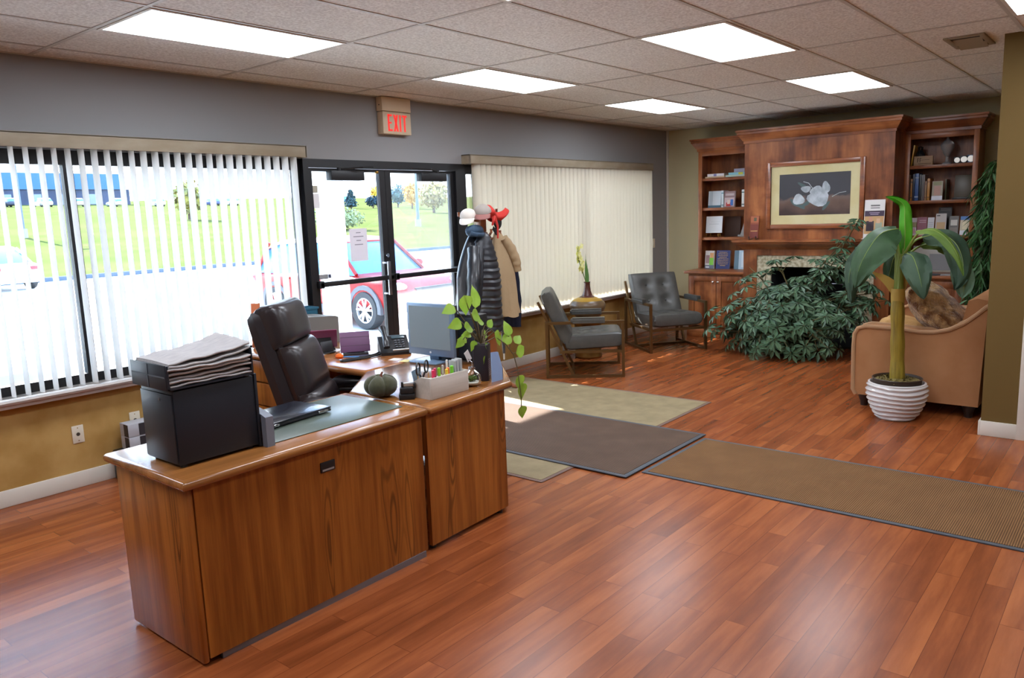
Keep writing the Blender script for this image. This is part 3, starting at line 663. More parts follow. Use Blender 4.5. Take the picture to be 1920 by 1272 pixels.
for s in (0,):
    a = Vector((1.345, -2.648)); b = Vector((2.52, -2.63)); d = Vector((0, .025))
    m.prism([(a.x, a.y), (b.x, b.y), (b.x, b.y+.025), (a.x, a.y+.025)], 'z', .03, DT-.043)
m.build('front_panel', oak, t)
m = M(t); m.box(1.4, 2.5, -2.636, -2.62, .0, .03); m.build('kick_rail', mat('grey metal rail', (130, 134, 142), .4, .6), t)
m = M(t); m.box(1.912, 1.988, -2.6445, -2.63, .6, .645, .003); g = m.build('cable_port', plastic_black, t)
m = M(t); m.box(1.92, 1.98, -2.6455, -2.644, .606, .614); m.build('port_lip', plain((150, 150, 150), .3), g)
m = M(t); m.box(1.35, 1.78, -2.6, -2.08, .03, DT-.045); m.build('pedestal', oak, t)
m = M(t)
for z0, z1 in ((.05, .36), (.37, .53), (.54, .7)): m.box(1.365, 1.765, -2.078, -2.06, z0, z1, .004)
m.build('drawer', oak, t)
# corner unit
t = thing('corner_desk', 'oak laminate corner desk piece carrying the monitor and the white organizer', 'desk', (3.1, -2.2, 0))
m = M(t); rounded_top(m, [(2.548, -2.668), (3.215, -2.632), (3.67, -2.165), (3.67, -1.682), (2.97, -1.682), (2.562, -2.035)], DT-.042, DT); m.build('desktop', oak_top, t)
m = M(t); m.prism([(2.56, -2.622), (3.185, -2.592), (3.185, -2.567), (2.56, -2.597)], 'z', .03, DT-.043); m.build('front_panel', oak, t)
m = M(t); m.prism([(3.19, -2.592), (3.62, -2.152), (3.6, -2.134), (3.17, -2.574)], 'z', .03, DT-.043); m.build('side_panel', oak, t)
m = M(t); m.box(3.595, 3.62, -2.13, -1.7, .03, DT-.043); m.build('back_panel', oak, t)
m = M(t)
for p in ((2.6, -2.58), (3.15, -2.56), (3.59, -2.12), (3.59, -1.74), (3.0, -1.72), (2.6, -2.1)): m.cyl((*p, 0), .018, .03, 12)
m.build('glide', plastic_black, t)
m = M(t); m.box(3.0, 3.02, -1.74, -1.7, .03, DT-.043); m.box(2.59, 2.63, -2.09, -2.05, .03, DT-.043); m.build('leg', black_metal, t)
# return along the window side
t = thing('desk_return', 'oak laminate desk return with drawers below the tablets', 'desk', (3.3, -.95, 0))
oak_r = wood('brown oak return top', (118, 66, 28), (166, 104, 52), 'y', 9, .05, .2, rings=.15, coat=.3)
m = M(t); rounded_top(m, [(2.97, -1.68), (3.67, -1.68), (3.67, -.2), (2.97, -.2)], DT-.042, DT); m.build('desktop', oak_r, t)
m = M(t); m.box(3.6, 3.625, -1.66, -.24, .02, DT-.043); m.build('back_panel', oak, t)
m = M(t); m.box(3.03, 3.59, -.72, -.24, .0, DT-.043); m.build('pedestal', oak, t)
for z0, z1 in ((.06, .37), (.38, .54), (.55, .7)):
    m = M(t); m.box(3.008, 3.03, -.71, -.25, z0, z1, .004); m.build('drawer', oak, t)
# office chair
F = Vector((.65, -.76)); t = thing('office_chair', 'high-backed dark brown leather office chair with padded arms at the desk', 'office chair', (2.84, -1.66, 0), face(.6, -.8))
lea = mat('dark brown leather', (38, 30, 31), .3, 0, .6)
lea2 = mat('dark brown leather shell', (34, 27, 29), .42, 0, .5, bump=(90, .1, .003))
m = M(); m.pillow((0, .02, .47), .54, .54, .15, 16, pw=5, ex=.4); m.build('seat', lea, t)
def backpt(s): return Vector((0, -.2-.19*s-.03*s*s, .5+.62*s))
rc = rotx(PI/2+.27)
def bcush(s, w, h, th, off, nm, mt, tf=(), td=0, ex=.4, pw=5):
    m = M(); p = backpt(s)+Vector((0, .94*off, .33*off)); m.pillow(p, w, h, th, 20, tf, td, .07, 0, rotx(PI/2+.27) @ rotz(PI), pw, ex); return m.build(nm, mt, t)
bcush(.5, .52, .76, .13, -.03, 'back_shell', lea2, ex=.3, pw=8)
bcush(.9, .5, .26, .21, .05, 'headrest', lea, pw=5, ex=.45)
bcush(.47, .5, .34, .18, .05, 'upper_back_cushion', lea, pw=5, ex=.45)
bcush(.1, .5, .24, .19, .05, 'lumbar_cushion', lea, pw=5, ex=.45)
for s in (-1, 1):
    m = M(); m.tube([(s*.3, -.17, .635), (s*.3, -.12, .652), (s*.3, .05, .648), (s*.3, .14, .625), (s*.3, .16, .6)], [.03, .042, .042, .038, .022], 12); m.build('armrest', lea, t)
    m = M(); m.tube([(s*.3, -.16, .61), (s*.3, .06, .608), (s*.3, .14, .585), (s*.3, .13, .5), (s*.3, .05, .42), (s*.2, .0, .4)], .02, 8); m.tube([(s*.3, -.14, .61), (s*.3, -.16, .5), (s*.26, -.1, .42)], .018, 8); m.build('arm_support', mat('grey chair plastic', (60, 56, 56), .4), t)
m = M(); m.cyl((0, 0, .12), .028, .29, 14); m.box(-.13, .13, -.12, .12, .385, .41, .01); m.build('gas_column', black_metal, t)
for k in range(5):
    a = 2*PI*k/5; m = M(); e = Vector((math.cos(a), math.sin(a), 0)); m.tube([Vector((0, 0, .13)), e*.28+Vector((0, 0, .085))], [.035, .02], 8); l_ = m.build('leg', plastic_black, t)
    m = M(); n_ = Vector((-e.y, e.x, 0)); m.tube([e*.28+Vector((0, 0, .03))-n_*.025, e*.28+Vector((0, 0, .03))+n_*.025], .03, 14); m.tube([e*.28+Vector((0, 0, .03)), e*.28+Vector((0, 0, .09))], .008, 8); m.build('caster', plastic_black, l_)
# ------------------------------------------------------------------ on the desk: left end
nb = mat('navy black metal', (34, 38, 46), .42, .2, .5)
t = thing('file_box', 'tall black metal file box standing on the near end of the desk', 'file box', (1.535, -2.41, DT))
R_ = rotz(-.02)
m = M(t); m.box(1.362, 1.7, -2.535, -2.285, DT+.012, DT+.3, .004); m.build('body', nb, t)
m = M(t); m.box(1.7, 1.712, -2.54, -2.28, DT+.004, DT+.308, .003); m.build('rim', nb, t)
m = M(t); m.box(1.356, 1.362, -2.53, -2.29, DT+.02, DT+.286, .002); m.build('door', nb, t)
m = M(t)
for p in ((1.39, -2.31), (1.39, -2.51), (1.67, -2.31), (1.67, -2.51)): m.cyl((*p, DT), .013, .013, 12)
m.build('foot', plastic_black, t)
m = M(t); m.cyl((1.357, -2.44, DT+.262), .006, -.003, 10, 0, 'x'); m.build('lock', plain((70, 72, 78), .3), t)
TZ = DT+.3
t = thing('letter_tray', 'black two-tier letter tray on top of the file box holding newspapers', 'tray', (1.53, -2.42, TZ))
m = M(t); m.box(1.34, 1.69, -2.55, -2.28, TZ+.008, TZ+.014)
for y in (-2.55, -2.285): m.box(1.34, 1.348, y, y+.005, TZ+.008, TZ+.1)
m.box(1.334, 1.34, -2.55, -2.28, TZ+.008, TZ+.104, .002); m.box(1.69, 1.696, -2.55, -2.28, TZ+.008, TZ+.118, .002); m.box(1.34, 1.69, -2.284, -2.28, TZ+.008, TZ+.06); m.build('tray_body', nb, t)
m = M(t); m.box(1.3325, 1.335, -2.545, -2.285, TZ+.056, TZ+.062); m.box(1.3325, 1.335, -2.418, -2.408, TZ+.012, TZ+.1); m.build('rib', plain((52, 58, 66), .35), t)
m = M(t)
for p in ((1.36, -2.53), (1.36, -2.3), (1.67, -2.53), (1.67, -2.3)): m.cyl((*p, TZ+.001), .01, .008, 10)
m.build('foot', plastic_black, t)
news = mat('newsprint', (178, 174, 172), .9, 0, .2, var=(24, (166, 162, 162), 5, (1, 2.5, 1)))
nl = ['bottom newspaper of the pile in the black tray', 'second newspaper up from the bottom in the black tray', 'third newspaper up in the black tray pile', 'fourth newspaper up in the black tray pile', 'fifth newspaper up, curling out of the black tray', 'sixth newspaper up, just under the topmost one', 'topmost folded newspaper draped over the black tray']
z = TZ+.015
for k, lb in enumerate(nl):
    th = [.013, .014, .013, .014, .014, .015, .014][k]; q = random.Random(k); dx, dy = q.uniform(-.008, .006), q.uniform(-.01, .006); a = q.uniform(-.04, .04); lift = .004*k+.008*(k > 4)
    cx, cy = 1.52+dx, -2.42+dy; Rk = rotz(a); hx, hy = .17, .125
    def top(u, v, zz):
        x = (u-.5)*2*hx; y = (v-.5)*2*hy; p = Rk @ Vector((x, y, 0)); rise = lift*(max(0, (x+.02)/hx)**1.5)*(.6+.4*v) - (.012*max(0, -x/hx-.4) if k == 6 else 0)+.002*math.sin(9*x/hx+k)
        return Vector((cx, cy, zz))+p+Vector((0, 0, rise+ .003*math.sin(3.3*u+2*k)))
    m = M((cx, cy, z)); n = 14
    rings = []
    for i in range(n+1):
        u = i/n; rings.append([top(u, 0, z), top(u, .5, z), top(u, 1, z), top(u, 1, z+th*.9), top(u, .5, z+th*.97), top(u, 0, z+th*.55), top(u, -.012, z+th*.35)])
    m.loft(rings); o = m.build('newspaper', news); tag(o, lb, 'newspaper', 'newspapers piled in the black tray'); z += th+.0015
t = thing('magazine_file', 'slim grey magazine file standing against the far side of the black file box', 'magazine file', (1.73, -2.47, DT))
m = M(t); m.prism([(-2.57, DT), (-2.33, DT), (-2.33, DT+.18), (-2.54, DT+.135), (-2.57, DT+.125)], 'x', 1.716, 1.752); m.build('body', plain((112, 116, 128), .5), t)
t = thing('desk_mat', 'grey-green desk blotter under the closed laptop', 'desk mat', (2.12, -2.32, DT))
m = M(t); m.box(1.757, 2.482, -2.545, -2.075, DT+.0005, DT+.004, .0015); m.build('pad', mat('blotter vinyl', (84, 94, 84), .3, 0, .5), t)
# laptop
t = thing('laptop', 'closed black laptop lying on the desk blotter', 'laptop', (2.02, -2.235, DT+.0045)); LR = rotz(math.radians(6))
def lb_(m, x0, x1, y0, y1, z0, z1, bev=0.): m.box(x0, x1, y0, y1, z0, z1, bev, R=LR, piv=(2.03, -2.225, DT))
m = M(t); lb_(m, 1.845, 2.215, -2.345, -2.09, DT+.008, DT+.021, .004); m.build('base', mat('laptop base', (24, 25, 30), .4), t)
m = M(t); lb_(m, 1.845, 2.215, -2.345, -2.09, DT+.022, DT+.031, .003); m.build('lid', mat('laptop lid', (20, 24, 36), .25, 0, .6, coat=.3), t)
m = M(t); lb_(m, 2.13, 2.19, -2.353, -2.345, DT+.012, DT+.024, .003); lb_(m, 1.87, 1.9, -2.353, -2.345, DT+.012, DT+.024, .003); m.build('hinge', chrome, t)
m = M(t)
for x in (1.87, 2.19):
    for y in (-2.32, -2.11): lb_(m, x-.012, x+.012, y-.006, y+.006, DT+.0045, DT+.008)
m.build('foot', plastic_black, t)
# pumpkin
px, py = 2.585, -2.275
t = thing('fabric_pumpkin', 'dark green fabric pumpkin with a twig stem on the desk', 'pumpkin', (px, py, DT))
pm = mat('green pumpkin cloth', (66, 66, 48), .95, 0, .2, var=(40, (76, 76, 56), 4), bump=(160, .3, .003), sheen=.3)
def pf(r, z, a): 
    k = abs(math.cos(2.5*a+.3)); return r*(.86+.14*(1-(1-k)**3)), z-(.012*(1-k)**2 if z > .08 else 0)
prof = [(0, .002)]+[(.088*math.sin(PI*i/14)**.72, .056*(1-math.cos(PI*i/14))*(1 if i < 11 else 1)+.001) for i in range(1, 14)]+[(.0, .092)]
m = M(t); m.lathe(prof, (px, py, DT), 60, 0, f=pf); m.build('body', pm, t)
m = M(t)
for k in range(5):
    a = (PI/2+k*PI-.3)/2.5; m.tube([(px+math.cos(a)*pf(r, z, a)[0]*1.01, py+math.sin(a)*pf(r, z, a)[0]*1.01, DT+pf(r, z, a)[1]) for r, z in prof[2:-1]], .0022, 6)
m.build('seam_cord', plain((92, 92, 66), .9), t)
m = M(t); m.tube([(px, py, DT+.088), (px+.004, py, DT+.108), (px+.012, py-.003, DT+.126)], [.012, .007, .005], 8); m.ball((px, py, DT+.093), (.022, .022, .008), 10, 6); m.build('stem', mat('twig', (110, 62, 44), .9), t)
# black tape/pencil gadget
t = thing('stapler', 'small black stapler standing upright with a silver plate beside the pumpkin', 'stapler', (2.6, -2.44, DT)); Rs = rotz(-.75)
def sb(m, *a, **k): m.box(*a, R=Rs, piv=(2.615, -2.435, DT), **k)
m = M(t); sb(m, 2.575, 2.655, -2.468, -2.402, DT, DT+.028, bev=.005); sb(m, 2.58, 2.65, -2.462, -2.408, DT+.028, DT+.062, bev=.008); m.build('body', plastic_black, t)
m = M(t); sb(m, 2.6, 2.65, -2.445, -2.425, DT+.062, DT+.082, bev=.003); m.build('plate', mat('silver plate', (206, 204, 200), .3, .8), t)
m = M(t); sb(m, 2.588, 2.6, -2.45, -2.42, DT+.06, DT+.088, bev=.003); sb(m, 2.65, 2.66, -2.45, -2.42, DT+.055, DT+.08, bev=.003); m.build('clip', plastic_black, t)
# white wood organizer
t = thing('desk_organizer', 'white-washed wooden desk organizer full of pens and scissors', 'organizer', (2.79, -2.48, DT))
ww = wood('white washed wood', (176, 168, 156), (206, 198, 188), 'x', 10, .06, .7); wt = .012
m = M(t); x0, x1, ya, yb = 2.655, 2.93, -2.572, -2.39
m.box(x0, x1, ya, ya+wt, DT, DT+.108, .0015); m.box(x0, x1, yb-wt, yb, DT, DT+.058, .0015); m.box(x0+wt, x1-wt, ya+wt, yb-wt, DT, DT+.008)
for x in (x0, x1-wt): m.prism([(ya+wt, DT), (yb-wt, DT), (yb-wt, DT+.058), (ya+.075, DT+.108), (ya+wt, DT+.108)], 'x', x, x+wt)
m.build('box', ww, t)
m = M(t); m.box(x0+wt, x1-wt, ya+.082, ya+.09, DT+.008, DT+.09); m.box(2.76, 2.768, ya+wt, ya+.082, DT+.008, DT+.096); m.build('divider', ww, t)
def pen(x, y, h, r, col, cap, label, lean=(0, 0), name='pen'):
    z0 = DT+.009; tt = thing(name, label, name, (x, y, z0)); e = Vector((x+lean[0], y+lean[1], z0+h)); b = Vector((x, y, z0))
    m = M(tt); m.tube([b+Vector((0, 0, .004)), b.lerp(e, .7)], r, 10); m.build('barrel', plain(col, .35), tt); m = M(tt); m.tube([b.lerp(e, .7), b.lerp(e, .98), e], [r*1.15, r*1.15, r*.6], 10); m.build('cap', plain(cap, .35), tt)
pen(2.700, -2.545, .135, .007, (226, 50, 90), (232, 60, 96), 'thick hot pink highlighter nearest the scissors', name='highlighter')
pen(2.722, -2.535, .14, .006, (60, 30, 40), (210, 60, 100), 'thin pink and dark pen beside the pink highlighter')
pen(2.742, -2.545, .14, .007, (120, 190, 40), (130, 205, 50), 'green highlighter next to the pink pens', name='highlighter')
pen(2.785, -2.53, .145, .005, (190, 186, 170), (196, 196, 190), 'grey capped pen behind the yellow marker')
pen(2.79, -2.552, .125, .007, (240, 190, 60), (236, 206, 70), 'yellow marker in the middle of the white organizer', name='marker')
pen(2.812, -2.54, .128, .007, (236, 110, 40), (240, 120, 50), 'orange marker beside the yellow one', name='marker')
pen(2.832, -2.548, .135, .008, (90, 190, 40), (120, 210, 60), 'bright green capped marker by the grey cards', name='marker')
pen(2.826, -2.52, .165, .005, (216, 212, 206), (222, 220, 216), 'tall white pen in front of the grey cards')
for k, (x, hh, lb) in enumerate(((2.856, .165, 'grey plastic strip nearest the white pen in the organizer'), (2.876, .168, 'middle grey plastic strip in the organizer'), (2.9, .17, 'grey plastic strip farthest along the organizer'))):
    m = M((x, -2.54, DT)); m.box(x-.007, x+.007, -2.553, -2.51, DT+.009, DT+hh, .002); tag(m.build('plastic_strip', mat('grey strip plastic', (158, 160, 158), .3)), lb, 'strip', 'grey strips in the white organizer')
t = thing('scissors', 'scissors with black loop handles stuck in the white organizer', 'scissors', (2.69, -2.47, DT+.01))
m = M(t)
for cx, cz in ((2.664, DT+.148), (2.722, DT+.152)): m.tube([(cx+.026*math.cos(a), -2.475+.014*math.cos(a), cz+.031*math.sin(a)) for a in [2*PI*i/18 for i in range(19)]], .0045, 7, caps=False)
m.tube([(2.672, -2.475, DT+.12), (2.69, -2.475, DT+.085)], .005, 7); m.tube([(2.714, -2.47, DT+.122), (2.694, -2.47, DT+.085)], .005, 7); m.build('handle', plastic_black, t)
m = M(t); m.prism([(2.686, DT+.087), (2.698, DT+.087), (2.694, DT+.012), (2.691, DT+.012)], 'y', -2.476, -2.472); m.build('blade', chrome, t)
for k, (a, b, c, lb) in enumerate((((2.735, -2.47), .11, (176, 132, 84), 'brown wooden pencil right behind the scissors'), ((2.655+.035, -2.44), .105, (190, 150, 96), 'tan wooden pencil in front of the scissors'))):
    m = M((*a, DT+.009)); m.tube([(a[0], a[1], DT+.009), (a[0]+.004, a[1], DT+b), (a[0]+.0046, a[1], DT+b+.012)], [.004, .004, .001], 6); tag(m.build('pencil', plain(c, .5)), lb, 'pencil')
t = thing('clear_ruler_stencil', 'clear blue plastic ruler stencil leaning behind the scissors', 'ruler', (2.7, -2.41, DT+.009))
m = M(t); m.box(2.675, 2.735, -2.43, -2.427, DT+.009, DT+.14, .001, R=roty(-.25)); m.build('sheet', mat('clear blue plastic', (160, 196, 226), .1, 0, .6, trans=.6), t)
m = M(t)
for k in range(4): m.box(2.695+.003*k, 2.716+.003*k, -2.4315, -2.43, DT+.04+.02*k, DT+.044+.02*k)
m.build('slot', plain((220, 232, 244)), t)
# glass ornament jar
jx, jy = 3.01, -2.525
t = thing('terrarium_jar', 'round glass terrarium jar with moss and a tag on the desk', 'jar', (jx, jy, DT))
m = M(t); m.lathe([(0, .001), (.03, .001), (.044, .012), (.05, .035), (.046, .06), (.03, .08), (.017, .09), (.016, .098), (.02, .101)], (jx, jy, DT), 32); m.build('glass', jar_glass, t)
m = M(t); m.lathe([(0, .004), (.028, .004), (.041, .013), (.044, .022), (0, .024)], (jx, jy, DT), 24); m.build('white_sand', plain((206, 198, 184), .9), t)
m = M(t); foliage(m, (jx, jy, DT+.042), (.03, .03, .018), 160, .007, 3); m.build('moss', plain((86, 104, 40), .9), t)
m = M(t); m.lathe([(.0165, .093), (.019, .093), (.019, .104), (.0, .106)], (jx, jy, DT), 20); m.tube([(jx, jy, DT+.105), (jx+.005, jy, DT+.13), (jx-.02, jy+.01, DT+.15), (jx-.03, jy+.01, DT+.165)], .002, 6); m.build('cap', chrome, t)
m = M(t); m.box(jx-.035, jx+.0, jy+.008, jy+.0095, DT+.135, DT+.195, R=roty(-.5)); m.build('tag', plain((196, 194, 192)), t)
# vase of pothos
vx, vy = 3.15, -2.475
t = thing('potted_pothos', 'trailing green pothos plant in a tall black lettered pot at the desk corner', 'plant', (vx, vy, DT))
m = M(t); m.box(vx-.042, vx+.042, vy-.042, vy+.042, DT, DT+.205, .008, R=rotz(.5)); m.build('pot', mat('black printed pot', (36, 30, 38), .35), t)
m = M(t); q = random.Random(5); Rz = rotz(.5)
for k in range(9):
    for cx in (-.022, -.004, .014):
        wd = q.uniform(.005, .009); m.box(vx+cx-wd/2, vx+cx+wd, vy-.0428, vy-.042, DT+.03+.011*k, DT+.034+.011*k, R=Rz, piv=(vx, vy, DT+.1))
m.build('lettering', plain((168, 162, 168)), t)
m = M(t); m.box(vx-.034, vx+.034, vy-.034, vy+.034, DT+.18, DT+.207, R=rotz(.5)); m.build('soil', plain((40, 30, 22), .95), t)
def heart(m, base, tip, w, nrm, k=0, cup=.15, n=6):
    base, tip = Vector(base), Vector(tip); d = tip-base; L = d.length; d.normalize(); nrm = Vector(nrm); s = d.cross(nrm).normalized(); nrm = s.cross(d)
    def P(u, v):
        wv = w*(math.sin(PI*min(1, u*1.0)**.62)*.98 if u < 1 else 0); x = (v-.5)*wv; return base+d*(L*u)+s*x+nrm*(cup*abs(x)-.22*L*u*u+.02*math.sin(7*u+3*v)*L)
    m.sheet(P, 8, n, k)
leaf_a = mat('pothos leaf', (112, 150, 46), .4, 0, .4, var=(14, (150, 178, 80), 3)); translucent(leaf_a, .35, (170, 205, 70))
m = M(t); lm = M(t); top = Vector((vx, vy, DT+.2))
pl = [((2.925, -2.5, 1.19), (-1, 0, -.2), .062), ((3.0, -2.5, 1.245), (.25, 0, -1), .085), ((3.085, -2.5, 1.165), (.1, 0, 1), .09), ((3.02, -2.53, 1.145), (.7, 0, -.25), .07), ((2.98, -2.49, 1.105), (-.9, 0, -.2), .065), ((2.97, -2.52, 1.08), (.9, 0, -.2), .065), ((3.13, -2.47, 1.085), (1, 0, -.15), .05), ((3.18, -2.5, 1.05), (.7, 0, .55), .05), ((3.04, -2.5, 1.03), (-.8, 0, .1), .05), ((3.02, -2.46, 1.0), (-.7, 0, -.5), .05), ((3.235, -2.5, 1.01), (.6, 0, -.45), .065), ((3.28, -2.48, .985), (.5, 0, -.8), .06), ((3.36, -2.5, .97), (-.1, .1, 1), .075), ((3.33, -2.5, .925), (.3, 0, .9), .07), ((3.41, -2.5, .925), (.7, 0, .45), .06), ((3.43, -2.49, .86), (1, 0, .22), .085), ((3.43, -2.5, .73), (.4, 0, -1), .085), ((3.455, -2.5, .68), (.2, 0, -1), .09), ((3.45, -2.5, .545), (.25, 0, -1), .07), ((3.1, -2.47, .985), (-.3, 0, -.9), .05), ((3.13, -2.52, .965), (.5, 0, -.6), .045), ((3.07, -2.44, .99), (-.9, 0, .2), .05), ((3.2, -2.45, 1.0), (.9, .3, 0), .055), ((3.12, -2.52, .9), (.1, 0, -1), .04)]
def ease(a, b, z): return [Vector(a).lerp(Vector(b), i/5)+Vector((0, 0, z*math.sin(PI*i/5))) for i in range(6)]
for k, (p, d, L) in enumerate(pl):
    d = Vector(d).normalized(); p = Vector(p); q = random.Random(k); L *= 1.4 if p.z > 1.05 else 1.28; heart(lm, p, p+d*L, L*.74, (q.uniform(-.5, .2), -.9, q.uniform(.1, .7)))
    if p.z > .93: m.tube(ease(top, p, .0 if p.z > 1.05 else .05), .0026, 6)
vine = [top, (3.24, -2.5, .985), (3.33, -2.5, .93), (3.39, -2.505, .86), (3.415, -2.51, .77), (3.425, -2.51, .7), (3.44, -2.51, .6), (3.45, -2.5, .54)]
m.tube(vine, .003, 6); m.tube([(3.36, -2.5, .9), (3.37, -2.5, .97)], .002, 5); m.tube([(3.38, -2.5, .87), (3.43, -2.49, .865)], .002, 5)
m.build('stem', plain((96, 84, 52), .7), t); lm.build('foliage', leaf_a, t)
# blue card stand
t = thing('card_stand', 'pale blue card holder with a dark edge at the corner of the desk', 'card holder', (3.17, -2.56, DT)); Rc = rotz(math.radians(-42))
m = M(t); m.prism([(3.13, DT), (3.215, DT), (3.215, DT+.07), (3.185, DT+.16), (3.13, DT+.165)], 'y', -2.565, -2.557)
m.build('card', mat('pale blue card', (140, 166, 206), .25), t)
m = M(t); m.box(3.2, 3.23, -2.557, -2.535, DT+.0, DT+.065, .002); m.build('base', plain((40, 38, 44), .4), t)
# monitor: screen faces the chair (-X)
t = thing('monitor', 'silver-framed flat computer monitor with a grey screen on the corner desk', 'monitor', (3.4, -1.83, DT)); sil = mat('monitor silver', (120, 142, 168), .35, .3)
mx = 3.385; m = M(t); my0, my1, mz0, mz1 = -2.03, -1.63, .795, 1.125
m.box(mx, mx+.03, my0, my1, mz0, mz1, .006); m.build('bezel', sil, t)
m = M(t); m.box(mx-.002, mx+.004, my0+.022, my1-.022, mz0+.045, mz1-.018); m.build('screen', mat('switched-off screen', (128, 142, 148), .3, 0, .5), t)
m = M(t); m.box(mx+.03, mx+.06, my0+.004, my1-.004, mz0+.005, mz1-.005, .01); m.box(mx+.06, mx+.1, my0+.06, my1-.06, mz0+.04, mz1-.04, .015); m.build('rear_casing', plastic_black, t)
m = M(t); m.cyl((mx-.0015, -1.83, mz0+.022), .007, .002, 14, 0, 'x'); m.build('badge', plain((220, 226, 232), .3), t)
m = M(t); m.box(mx+.03, mx+.06, -1.87, -1.79, DT+.01, mz0+.1, .005); m.box(mx-.08, mx+.1, -1.95, -1.71, DT, DT+.012, .005); m.build('stand', sil, t)
t = thing('desktop_computer', 'slim black desktop computer standing behind the monitor', 'computer', (3.53, -2.0, DT))
m = M(t); m.box(3.5, 3.6, -2.13, -1.78, DT+.005, DT+.3, .006); m.build('case', plastic_black, t); m = M(t); m.box(3.494, 3.5, -2.11, -1.8, DT+.02, DT+.28, .003); m.build('front_panel', mat('dark panel', (44, 50, 58), .4), t)
m = M(t)
for y in (-2.1, -1.81): m.box(3.51, 3.59, y-.012, y+.012, DT, DT+.006)
m.build('foot', plain((40, 40, 42)), t)
# phone
t = thing('desk_phone', 'black desk telephone with its handset on the side beside the monitor', 'telephone', (3.5, -1.36, DT), face(-.55, -.83))
m = M(); A = rotx(.55)
m.prism([(-.1, 0), (.1, 0), (.1, .02), (-.07, .105), (-.1, .105)], 'x', -.1, .1); 
m.build('body', plastic_black, t)
m = M(); k_ = rotx(-.462)
def keyp(u, v, s=.008, h=.006):  # point on the sloped face
    y = .09-v*.16; z = .02+(.085)*(.1-y)/.17+.002; return y, z
for r in range(4):
    for c in range(3):
        y, z = keyp(0, .22+.14*r); m.box(-.06+c*.024-.008, -.06+c*.024+.008, y-.006, y+.006, z-.001, z+.006, .002, R=k_)
m.build('key', plain((92, 94, 100), .5), t)
m = M(); y, z = keyp(0, .9); m.box(-.08, .01, y-.02, y+.02, z-.002, z+.004, .002, R=k_); m.build('display', plain((70, 86, 92), .2), t)
m = M(); y, z = keyp(0, .02); m.box(-.09, .02, y-.008, y+.004, z-.002, z+.008, .002, R=k_); m.build('label_strip', plain((196, 196, 192)), t)
m = M(); m.tube([(.062, .1, .055), (.062, .085, .075), (.062, .04, .105), (.062, -.04, .145), (.062, -.08, .155), (.062, -.1, .14)], [.022, .026, .019, .019, .027, .02], 12); m.build('handset', mat('handset plastic', (34, 34, 38), .3, 0, .6), t)
t = thing('phone_cord', 'flat black cable running across the return in front of the tablet', 'cable', (3.2, -1.3, DT))
m = M(t); m.tube([(3.44, -1.33, DT+.012), (3.36, -1.36, DT+.008), (3.26, -1.37, DT+.007), (3.14, -1.345, DT+.007), (3.09, -1.33, DT+.007), (3.085, -1.31, DT+.007), (3.12, -1.3, DT+.007), (3.24, -1.325, DT+.007), (3.36, -1.32, DT+.007), (3.43, -1.29, DT+.01)], .0065, 8); m.build('cable', plastic_black, t, weld=False)
# tablets in folding stands
plum = mat('plum tablet cover', (104, 66, 100), .5); plum2 = mat('raspberry tablet cover', (112, 42, 74), .5)
def tablet(lb, c, f, w, h, lean, cv, stand_front, z=DT):
    t = thing('tablet', lb, 'tablet', (*c, z), face(*f)); Rm = rotx(lean)
    m = M(); m.box(-w/2, w/2, -.005, .005, .012, h, .004, R=Rm, piv=(0, 0, .012)); m.build('cover', cv, t)
    m = M()
    for fz in (.36, .74): m.box(-w/2+.002, w/2-.002, .005, .006, h*fz, h*fz+.003, R=Rm, piv=(0, 0, .012))
    m.build('crease', plain((74, 44, 70)), t)
    m = M(); m.box(-w*.42, w*.42, -.07, .05, 0, .01, .003); m.box(-w*.3, w*.3, -.014, -.006, .012, h*.62, .003, R=rotx(lean*.9), piv=(0, 0, .012)); m.build('stand', plastic_black, t); return t
tablet('plum folding-cover tablet leaning back beside the telephone', (3.34, -1.15), (-.6, -.8), .2, .155, .35, plum, True)
t = thing('writing_pad', 'small white paper pad under the raspberry tablet', 'pad', (3.29, -.86, DT)); m = M(t); m.box(3.17, 3.4, -.97, -.78, DT, DT+.003, R=rotz(.2)); m.build('sheet', paper_white, t)
m = M(t); m.box(3.25, 3.29, -.975, -.955, DT+.003, DT+.006, .001); m.build('clip', plastic_black, t)
tablet('raspberry tablet with its dark stand turned to us, before the grey printer', (3.31, -.82), (.55, .8), .21, .165, .5, plum2, False, DT+.0075)
t = thing('charging_dock', 'small black square dock between the raspberry tablet and the chair', 'dock', (3.2, -.93, DT+.003)); m = M(t); m.box(3.2, 3.3, -.99, -.93, DT+.0035, DT+.012, .003); m.box(3.205, 3.295, -.965, -.945, DT+.012, DT+.085, .005, R=rotx(-.2)); m.build('body', plain((44, 46, 50), .4), t)
t = thing('toy_figure', 'tiny black figurine on the return between the two tablets', 'figurine', (3.44, -1.0, DT)); m = M(t); m.ball((3.44, -1.0, DT+.018), (.022, .022, .018), 10, 7); m.tube([(3.44, -1.0, DT+.02), (3.445, -1.0, DT+.06)], [.012, .006], 8); m.ball((3.445, -1.0, DT+.065), .011, 8, 6); m.build('body', plastic_black, t)
t = thing('fuzzy_pen', 'blue pen with a fluffy orange top lying by the black cable', 'pen', (3.18, -1.27, DT)); p0, p1 = Vector((3.135, -1.235, DT+.02)), Vector((3.245, -1.3, DT+.0075))
m = M(t); m.tube([p0, p1], .004, 8); m.build('barrel', plain((70, 150, 220), .4), t)
m = M(t); m.ball(p0+Vector((0, 0, .004)), (.03, .03, .02), 14, 10, f=lambda d: .9+.22*mnoise.noise(d*7)); m.build('pompom', plain((232, 104, 22), .9), t)
